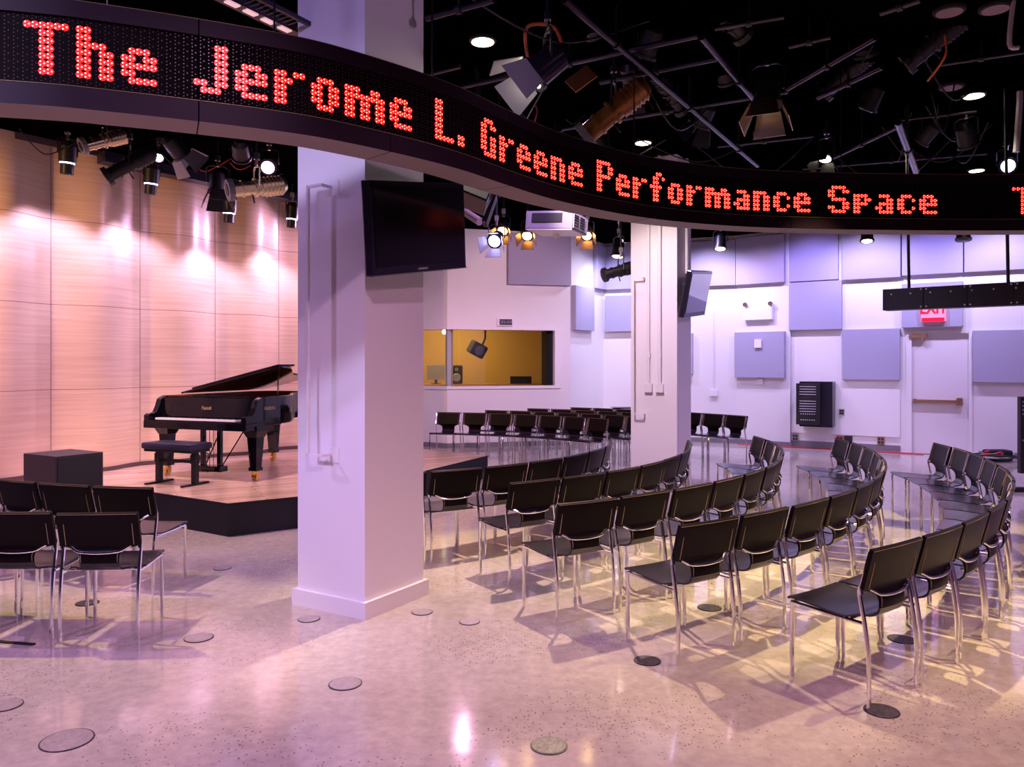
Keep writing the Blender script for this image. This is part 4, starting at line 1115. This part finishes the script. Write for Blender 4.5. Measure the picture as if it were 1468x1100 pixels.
for px, py, Y, knd, v, lab in ((850, 30, 6.6, 'par', (.4, .5, -.6), 'black par lamp at the top edge beside the big fresnel'),
        (905, 110, 7.4, 'fresnel', (.3, .6, -.7), 'black fresnel right behind the big lit one'), (960, 130, 7.8, 'profile', (.6, .5, -.5), 'black profile lamp over the letters of Greene'),
        (1065, 40, 7.0, 'par', (-.4, .5, -.8), 'black par lamp upper centre, above the barn door lamp'), (1150, 90, 7.8, 'par', (.5, .5, -.7), 'black par lamp right of the barn door lamp'),
        (1215, 105, 7.4, 'profile', (-.6, .6, -.5), 'black profile lamp among the slanting pipes at right'), (1262, 100, 8.4, 'fresnel', (.2, .6, -.8), 'black fresnel left of the orange cable end'),
        (1330, 190, 9.0, 'par', (-.4, .6, -.6), 'black par lamp right of the thick pale pipe'), (1010, 165, 8.6, 'fresnel', (-.3, .6, -.7), 'black fresnel low over the word Performance'),
        (860, 205, 9.0, 'par', (.4, .4, -.8), 'black par lamp low over the end of the word Greene'),
        (1090, 185, 9.4, 'par', (.4, .5, -.7), 'black par lamp under the barn door lamp'), (640, 60, 7.4, 'par', (.4, .5, -.7), 'black par lamp just right of the near column top')):
    fixture(knd, P(px, py, Y), Vector(v), lab)
# far lamps by the projector
q = P(712, 342, 9.6); fixture('fresnel', q, Vector((-.25, -.85, -.45)), 'lamp glowing blue-white with open doors, left of the projector', 'lampb', 'blk', s=.85, door_mat='greycase')
q = P(722, 326, 10.2); fixture('fresnel', q, Vector((-.15, -.75, -.66)), 'amber lamp just above the blue-white one', 'lampa', 'blk', s=.72, door_mat='amberd')
q = P(757, 333, 10.2); fixture('fresnel', q, Vector((-.15, -.75, -.66)), 'amber lamp touching the left side of the projector', 'lampa', 'blk', s=.72, door_mat='amberd')
q = P(842, 333, 10.4); fixture('fresnel', q, Vector((-.15, -.75, -.66)), 'amber lamp at the right side of the projector', 'lampa', 'blk', s=.72, door_mat='amberd')
q = P(887, 357, 12.5); fixture('par', q, Vector((-.15, -.1, -1)), 'black lamp with a lit front, left of the far column top', 'lampw', s=1.0)
q = P(890, 388, 11.0); fixture('profile', q, Vector((-.85, -.2, -.25)), 'black profile spotlight pointing left beside the far column', None, 'blk', s=1.0)
q = P(1033, 347, 13.5); fixture('par', q, Vector((-.1, -.2, -1)), 'black lamp with a lit lower rim right of the far column', 'lampw', s=1.0)
q = P(1243, 336, 12.0); fixture('par', q, Vector((-.1, -.2, -1)), 'black lamp peeking below the ticker ring, left of the hanging bar', 'lampw', s=.9)
q = P(1381, 333, 12.0); fixture('par', q, Vector((-.1, -.2, -1)), 'dark lamp barely showing below the ticker, above the exit door')
# track at upper left
T = thing('fluorescent_track', 'silver track fitting with pink-lit strips at the top left', 'light track')
a, b = G(330, 0, 4.2), G(408, 38, 4.2); d = b - a; m_ = frame(a, d)
bm = B(); box(bm, (d.length / 2, 0, 0), (d.length * 1.6, .10, .05), m_); obj('track_body', bm, M['pipe'], T)
bm = B()
for i in range(4): box(bm, (d.length * (.0 + .32 * i), -.02, -.03), (d.length * .2, .05, .012), m_)
obj('pale_strips', bm, mat('pink_white_strip', (.8, .6, .6), .4, emit=(1, .6, .62), es=.7), T)
bm = B(); box(bm, (d.length / 2, -.22, -.02), (d.length * 1.5, .03, .03), m_)
for i in range(9): box(bm, (d.length * (.1 + .1 * i), -.15, -.02), (.01, .14, .01), m_)
obj('side_ladder', bm, M['pipe'], T)
bm = B(); cyl(bm, m_ @ Vector((d.length / 2, 0, 0)), (m_ @ Vector((d.length / 2, 0, 0))).xy.to_3d() + Vector((0, 0, CEIL)), .01); obj('hanger', bm, M['blk'], T)
# white drop rods at the upper right
T = thing('drop_pipe', 'pale J-shaped drop pipe in the upper right corner', 'pipe')
bm = B(); a, b, c = P(1453, 0, 6.0), P(1447, 62, 6.0), P(1460, 68, 6.0); tube(bm, smoothpts([a + (a - b) * .2, a, b, c], 4), .018, 8); obj('pipe_tube', bm, M['silver'], T, True)
T = thing('drop_pipe', 'pale vertical drop pipe right of the lit downlight', 'pipe')
bm = B(); a, b = P(1462, 145, 8.0), P(1457, 218, 8.0); tube(bm, [Vector((a.x, a.y, CEIL)), a, b], .03, 8); obj('pipe_tube', bm, M['silver'], T, True)
# cables
def cable(name, pts, r, m, label, n=8):
    bm = B(); tube(bm, smoothpts(pts, n), r, 6); return tag(obj(name, bm, M[m], None, True), label, 'cable')
cable('hanging_cable', [P(1343, 0, 6.5), P(1350, 36, 6.5), P(1356, 62, 6.5), P(1355, 80, 6.5), P(1344, 98, 6.6), P(1330, 116, 6.8)], .009, 'orange', 'orange cable hanging from the ceiling at the upper right')
cable('hanging_cable', [P(767, 150, 5.9), P(770, 160, 5.9), P(767, 174, 5.9)], .006, 'red', 'short red cable hanging under the big fresnel lamp')
for i in range(16):
    px = R.uniform(650, 1440); Y = R.uniform(6.2, 10.5); py = 520 - (4.15 - 1.75) * F / Y
    a = P(px, py, Y); a.z = CEIL - .008; b = a + Vector((R.uniform(-1.6, 1.6), R.uniform(-1.2, 1.2), 0)); mid = (a + b) / 2; mid.z -= R.uniform(.2, .5)
    bm = B(); tube(bm, smoothpts([a, mid, b], 8), .008, 5); o = obj('slack_cable', bm, M['blk'], None, True)
    tag(o, 'slack black cable looping between the pipes under the dark ceiling', 'cable', 'slack cables in the pipe grid')
# cables around the left gantry
for i, (px, py, m) in enumerate(((262, 225, 'blk'), (300, 232, 'red'), (350, 230, 'red'), (400, 240, 'blk'), (75, 205, 'blk'))):
    q = along(px, 1.0, py); cable('gantry_cable', [q + Vector((-.25, -.2, .1)), q + Vector((-.1, 0, -.12)), q + Vector((.1, .1, -.02)), q + Vector((.25, .2, .12))], .007, m, ['dark cable loop near the grey barn door flap', 'red cable along the gantry above the third wall wash light', 'red cable above the champagne profile lamp', 'dark cable by the near column top', 'dark cable loop beside the leftmost wall wash light'][i])
# recessed downlights
for px, py, on, lab in ((692, 57, 1, 'lit round downlight right of the near column'), (1396, 135, 1, 'lit round downlight at the upper right'), (922, 203, 1, 'lit round downlight above the word Perform'), (1400, 243, 1, 'lit round downlight low above the ticker, right'),
        (1361, 14, 0, 'unlit round downlight at the top right edge'), (1364, 123, 0, 'unlit round downlight left of the lit one at the upper right'), (1427, 10, 0, 'unlit round downlight nearest the top right corner')):
    q = G(px, py, CEIL); T = thing('downlight', lab, 'ceiling light', (q.x, q.y, CEIL), group='round recessed ceiling downlights')
    bm = B(); cyl(bm, (0, 0, -.02), (0, 0, 0), .115, .12, 24); obj('trim_ring', bm, M['blkm'], T)
    bm = B(); cyl(bm, (0, 0, -.026), (0, 0, -.02), .095, .095, 24); obj('diffuser', bm, M['down'] if on else M['offplate'], T)

# ------------------------------------------------------------------ floor fittings
PL = [(96, 1062, .115, 'large round floor plate nearest the bottom left corner'), (285, 915, .09, 'round floor plate right of the left chairs'), (495, 981, .09, 'round floor plate in front of the near column'), (443, 888, .075, 'round floor plate just left of the column plinth'),
      (605, 878, .075, 'round floor plate just right of the column plinth'), (673, 892, .07, 'round floor plate, second right of the column plinth'), (787, 1070, .085, 'dark round floor plate at the bottom centre'), (928, 948, .08, 'dark round floor plate between the bottom plate and chair rows'),
      (1264, 1020, .085, 'dark round floor plate at the foot of the nearest right chair'), (1293, 917, .085, 'dark round floor plate under the outermost right row'), (319, 815, .075, 'round floor plate between the left chairs and near column'), (10, 828, .09, 'round floor plate at the left edge behind chair legs'),
      (125, 865, .08, 'round floor plate under the left back row'), (1017, 872, .085, 'round floor plate under the second row from outside'), (8, 1012, .08, 'faint round floor plate at the left edge of the frame')]
for px, py, r, lab in PL:
    q = G(px, py); T = thing('floor_plate', lab, 'floor plate', (q.x, q.y, 0), group='round plates set in the concrete floor')
    bm = B(); cyl(bm, (0, 0, 0), (0, 0, .004), r, r, 28); obj('rim', bm, M['blk'], T)
    bm = B(); cyl(bm, (0, 0, .004), (0, 0, .006), r * .95, r * .93, 28)
    obj('cover', bm, M['plate' if 'dark' in lab or 'under' in lab else 'plate_lt'], T)
bm = B(); a, b = G(-60, 916), G(49, 925); dd = b - a; box(bm, (dd.length / 2, 0, .004), (dd.length, .028, .008), frame(a, dd)); tag(obj('floor_slot', bm, M['blkm']), 'narrow black slot strip in the floor at the left edge', 'floor slot')
bm = B(); w = W_DOOR
def wallfloor(px, off): 
    q = (W_DOOR if px > 1130 else W_STRIP if px > 1056 else W_FAR); v = q.pt(q.t(px), off); return Vector((v.x, v.y, .012))
cable('floor_cable', [wallfloor(x, .16 + .05 * math.sin(x)) for x in (1062, 1085, 1110, 1128)] + [wallfloor(x, .14 + .06 * math.sin(x * 2)) for x in (1150, 1180, 1210, 1240, 1275, 1300, 1325)], .012, 'red', 'red cable lying along the foot of the far wall')
cable('floor_cable', [wallfloor(1196, .1), wallfloor(1190, .12) + Vector((0, 0, .0)), wallfloor(1210, .25)], .006, 'white', 'thin white cable on the floor below the outlets')
base = G(1425, 662)
for i, (m, lab) in enumerate((('red', 'bright red cable in the tangle beside the wall at right'), ('blk', 'thick black cable in the tangle beside the wall at right'), ('white', 'white cable in the tangle beside the wall at right'), ('blk', 'thin black cable loop at the left of the tangle'), ('red', 'second red cable, on top of the tangle at right'))):
    pts = []
    rad = (.22, .36, .40, .42, .16)[i]; off = (0, .1, -.05, -.25, .0)[i]
    for k in range(14):
        a_ = k * 1.25; rr = rad * R.uniform(.6, 1.1)
        pts.append(base + Vector((off + rr * math.cos(a_), rr * .6 * math.sin(a_), .02 + .012 * i + R.uniform(0, .09) + (.05 if i in (0, 4) else 0))))
    bm = B(); tube(bm, smoothpts(pts, 5), (.016, .022, .008, .012, .016)[i], 6); tag(obj('floor_cable', bm, M[m], None, True), lab, 'cable')
bm = B(); box(bm, base + Vector((.12, .1, .10)), (.42, .25, .20), bev=.04); tag(obj('cable_bag', bm, M['blkm']), 'black bag or box among the cable tangle', 'bag')
T = thing('screen_stand', 'tall black panel on a stand at the right edge of the frame', 'stand')
a = G(1463, 706); q = Vector((a.x + .28, a.y + .05, 0))
bm = B(); box(bm, (q.x, q.y, .77), (.54, .08, 1.04), bev=.01); obj('panel', bm, M['blk'], T)
bm = B(); tube(bm, [(q.x, q.y, .25), (q.x, q.y, .03)], .03, 8); box(bm, (q.x, q.y, .03), (.72, .10, .06), bev=.02); obj('stand_foot', bm, M['blkm'], T)
for i in range(5):
    bm = B(); box(bm, (q.x - .24, q.y - .045, 1.22 - i * .055 if i < 4 else .7), (.02, .012, .025)); obj('corner_hole', bm, M['greycase'], T)
# small table behind the far column
T = thing('side_table', 'dark little table at the wall left of the far column', 'table')
q = W_FAR.pt(W_FAR.t(899), .35); bm = B(); box(bm, (q.x, q.y, .74), (.5, .4, .03)); obj('table_top', bm, M['tvcase'], T)
for sx in (-.22, .22):
    for sy in (-.17, .17): bm = B(); cyl(bm, (q.x + sx, q.y + sy, 0), (q.x + sx, q.y + sy, .73), .015); obj('leg', bm, M['blk'], T)

# ------------------------------------------------------------------ lights
def lamp(kind, loc, to, power, col, size=.1, spot=60, blend=.4, name='lamp', sy=None):
    l = bpy.data.lights.new(name, kind); l.energy = power; l.color = col
    if kind == 'AREA':
        l.shape = 'RECTANGLE' if sy else 'DISK'; l.size = size
        if sy: l.size_y = sy
    else: l.shadow_soft_size = size
    if kind == 'SPOT': l.spot_size = math.radians(spot); l.spot_blend = blend
    o = bpy.data.objects.new(name, l); COL.objects.link(o); o.location = loc
    if to is not None: o.rotation_euler = (Vector(to) - Vector(loc)).to_track_quat('-Z', 'Y').to_euler()
    return o
LAV = (.42, .33, 1.0); VIO = (.62, .36, 1.0); PINK = (1.0, .50, .78); WARM = (1.0, .76, .36); WW = (1, .86, .66); WHT = (.74, .62, 1.0)
# general house wash from between the pipes
for x, y, p, c in ((-4.5, 1.6, 360, (.60, .36, 1)), (-.3, 1.6, 210, (.85, .46, .80)), (4.2, 1.6, 220, (1, .42, .56)), (8.0, 3.5, 230, (.55, .35, 1)), (0.6, 8.0, 200, (.66, .38, 1)), (6.0, 8.6, 180, (.56, .38, 1)), (9.4, 9.6, 150, (.72, .36, .9)), (2.6, 13.2, 220, (.62, .5, 1)), (-.8, 12.8, 150, (1, .5, .8)), (-4.8, 5.4, 240, (.66, .40, 1))):
    lamp('SPOT', (x, y, 4.30), (x, y + .3, 0), p * 1.45, c, .06, 150, .5, 'house_wash')
# stage pink / warm
lamp('SPOT', (-1.9, 9.4, 4.2), (-5.2, 10.6, 1.6), 110, (1.0, .50, .92), .08, 80, .7, 'stage_wash')
lamp('SPOT', (-6.9, 6.4, 3.7), (-4.7, 11.6, 1.9), 520, (1.0, .50, .20), .04, 70, .8, 'stage_wash')
lamp('SPOT', (-4.6, 6.6, 4.2), (-5.6, 9.6, 1.0), 130, (1.0, .50, .60), .12, 80, .8, 'stage_wash')
lamp('SPOT', (-1.6, 10.5, 4.2), (-4.2, 12.2, 1.0), 130, (1.0, .54, .60), .12, 80, .8, 'stage_wash')
lamp('SPOT', (-3.4, 8.2, 4.3), (-3.2, 9.4, .3), 620, (1.0, .66, .66), .06, 80, .6, 'stage_wash')
for i, q in enumerate(SN):
    o_ = WV.n * .0
    lamp('SPOT', q + Vector((0, 0, -.26)), q + Vector((0, 0, -1.5)) - WV.n * .40, 135, (.72, .54, 1.0), .03, 96, .6, 'wall_wash_beam')
for px in (300, 160, 30): pass
lamp('SPOT', (-2.3, 13.2, 4.1), (-5.3, 10.4, 1.9), 300, (.95, .55, 1.0), .04, 80, .7, 'stage_wash')
# scallop washers between the visible ones
for t in (1.2, 2.36):
    q = WV.pt(t, .48, 3.95); lamp('SPOT', q, q + Vector((0, 0, -1.5)) - WV.n * .40, 100, (.72, .54, 1.0), .03, 96, .6, 'wall_wash_beam')
# warm key lights over the rows
for (x, y, tx, ty, p, sp) in ((.55, 7.9, .6, 6.3, 470, 62), (2.8, 6.4, 2.6, 6.2, 540, 58), (4.2, 8.6, 3.9, 7.6, 420, 54), (3.4, 4.6, 2.6, 5.0, 200, 60), (-4.6, 6.0, -3.2, 4.9, 300, 48)):
    lamp('SPOT', (x, y, 4.2), (tx, ty, 0), p * 2.0, WARM, .04, sp, .35, 'warm_key')
for (x, y, tx, ty, p, c) in ((4.5, 3.0, 1.8, 3.0, 100, (1, .50, .34)), (1.5, 1.2, 1.2, 3.4, 120, (1, .52, .36)), (-2.6, 2.2, -2.8, 3.4, 60, (.8, .45, 1))):
    lamp('SPOT', (x, y, 4.3), (tx, ty, 0), p, c, .08, 80, .7, 'floor_wash')
# wall washers on the far side
def washer(w, px, off, z, p, c, zt=2.4, sp=118, bl=.8, size=.06):
    t = w.t(px); a = w.pt(t, off, z); b = w.pt(t, 0, zt); lamp('SPOT', a, b, p * 1.05, c, size, sp, bl, 'wall_wash_beam')
for w_, px, p, c, zt in ((W_DOOR, 1170, 300, LAV, 3.0), (W_DOOR, 1250, 420, WHT, 2.9), (W_DOOR, 1340, 260, LAV, 3.0), (W_DOOR, 1440, 460, WHT, 2.9), (W_FAR, 1020, 560, WHT, 2.6), (W_FAR, 900, 420, (.6, .55, 1), 2.4), (W_SIDE, 835, 260, (.72, .66, 1), 2.4), (W_STRIP, 1092, 200, (.8, .55, 1), 2.4)):
    washer(w_, px, 1.3, 4.3, p * .52, c, zt - .5)
lamp('SPOT', (1.6, 12.3, 4.2), (0, 16.5, 1.9), 420, (1, .62, .84), .08, 80, .7, 'wall_wash_beam')
# the near column: lavender on the left face, pink on the right
lamp('SPOT', (-3.4, 2.0, 3.9), (-1.3, 5.4, 1.9), 430, (.64, .56, 1), .08, 60, .7, 'column_wash')
lamp('SPOT', (-2.4, 2.9, 4.3), (-1.2, 5.5, 3.95), 110, (.50, .36, 1), .05, 50, .8, 'column_wash')
lamp('SPOT', (1.6, 4.6, 4.35), (-.7, 5.6, 3.9), 40, (.8, .5, .9), .05, 50, .8, 'column_wash')
lamp('SPOT', (2.2, 3.0, 4.1), (-.7, 5.6, 1.2), 110, (1, .45, .85), .08, 55, .7, 'column_wash')
lamp('SPOT', (.4, 7.6, 4.2), (2.0, 10.6, 2.2), 460, (1, .76, .76), .06, 50, .6, 'column_wash')
lamp('SPOT', (4.6, 8.4, 4.2), (2.5, 10.6, 1.6), 60, (1, .55, .75), .06, 50, .6, 'column_wash')
# control room
lamp('AREA', (-1.6, 17.9, 2.95), (-1.8, 19, 0), 70, (1, .72, .30), .8, name='booth_light')
# downlights
for px, py in ((692, 57), (1396, 135), (922, 203), (1400, 243)):
    q = G(px, py, CEIL); lamp('SPOT', (q.x, q.y, CEIL - .04), (q.x, q.y, 0), 90, WW, .08, 90, .6, 'downlight_beam')

wd = bpy.data.worlds.new('world'); SC.world = wd; wd.use_nodes = True
wd.node_tree.nodes['Background'].inputs[0].default_value = (.35, .28, .6, 1); wd.node_tree.nodes['Background'].inputs[1].default_value = .05

# ------------------------------------------------------------------ camera and view
cam = bpy.data.cameras.new('camera'); co = bpy.data.objects.new('camera', cam); COL.objects.link(co)
co.location = (0, 0, EYE); co.rotation_euler = (PI / 2, 0, 0)
cam.sensor_width = 36; cam.lens = 36 * F / 1468; cam.shift_y = -(550 - HZ) / 1468
cam.clip_start = .05; SC.camera = co
SC.view_settings.view_transform = 'Standard'; SC.view_settings.look = 'None'; SC.view_settings.gamma = 1
SC.view_settings.exposure = -0.1; SC.view_settings.use_curve_mapping = False
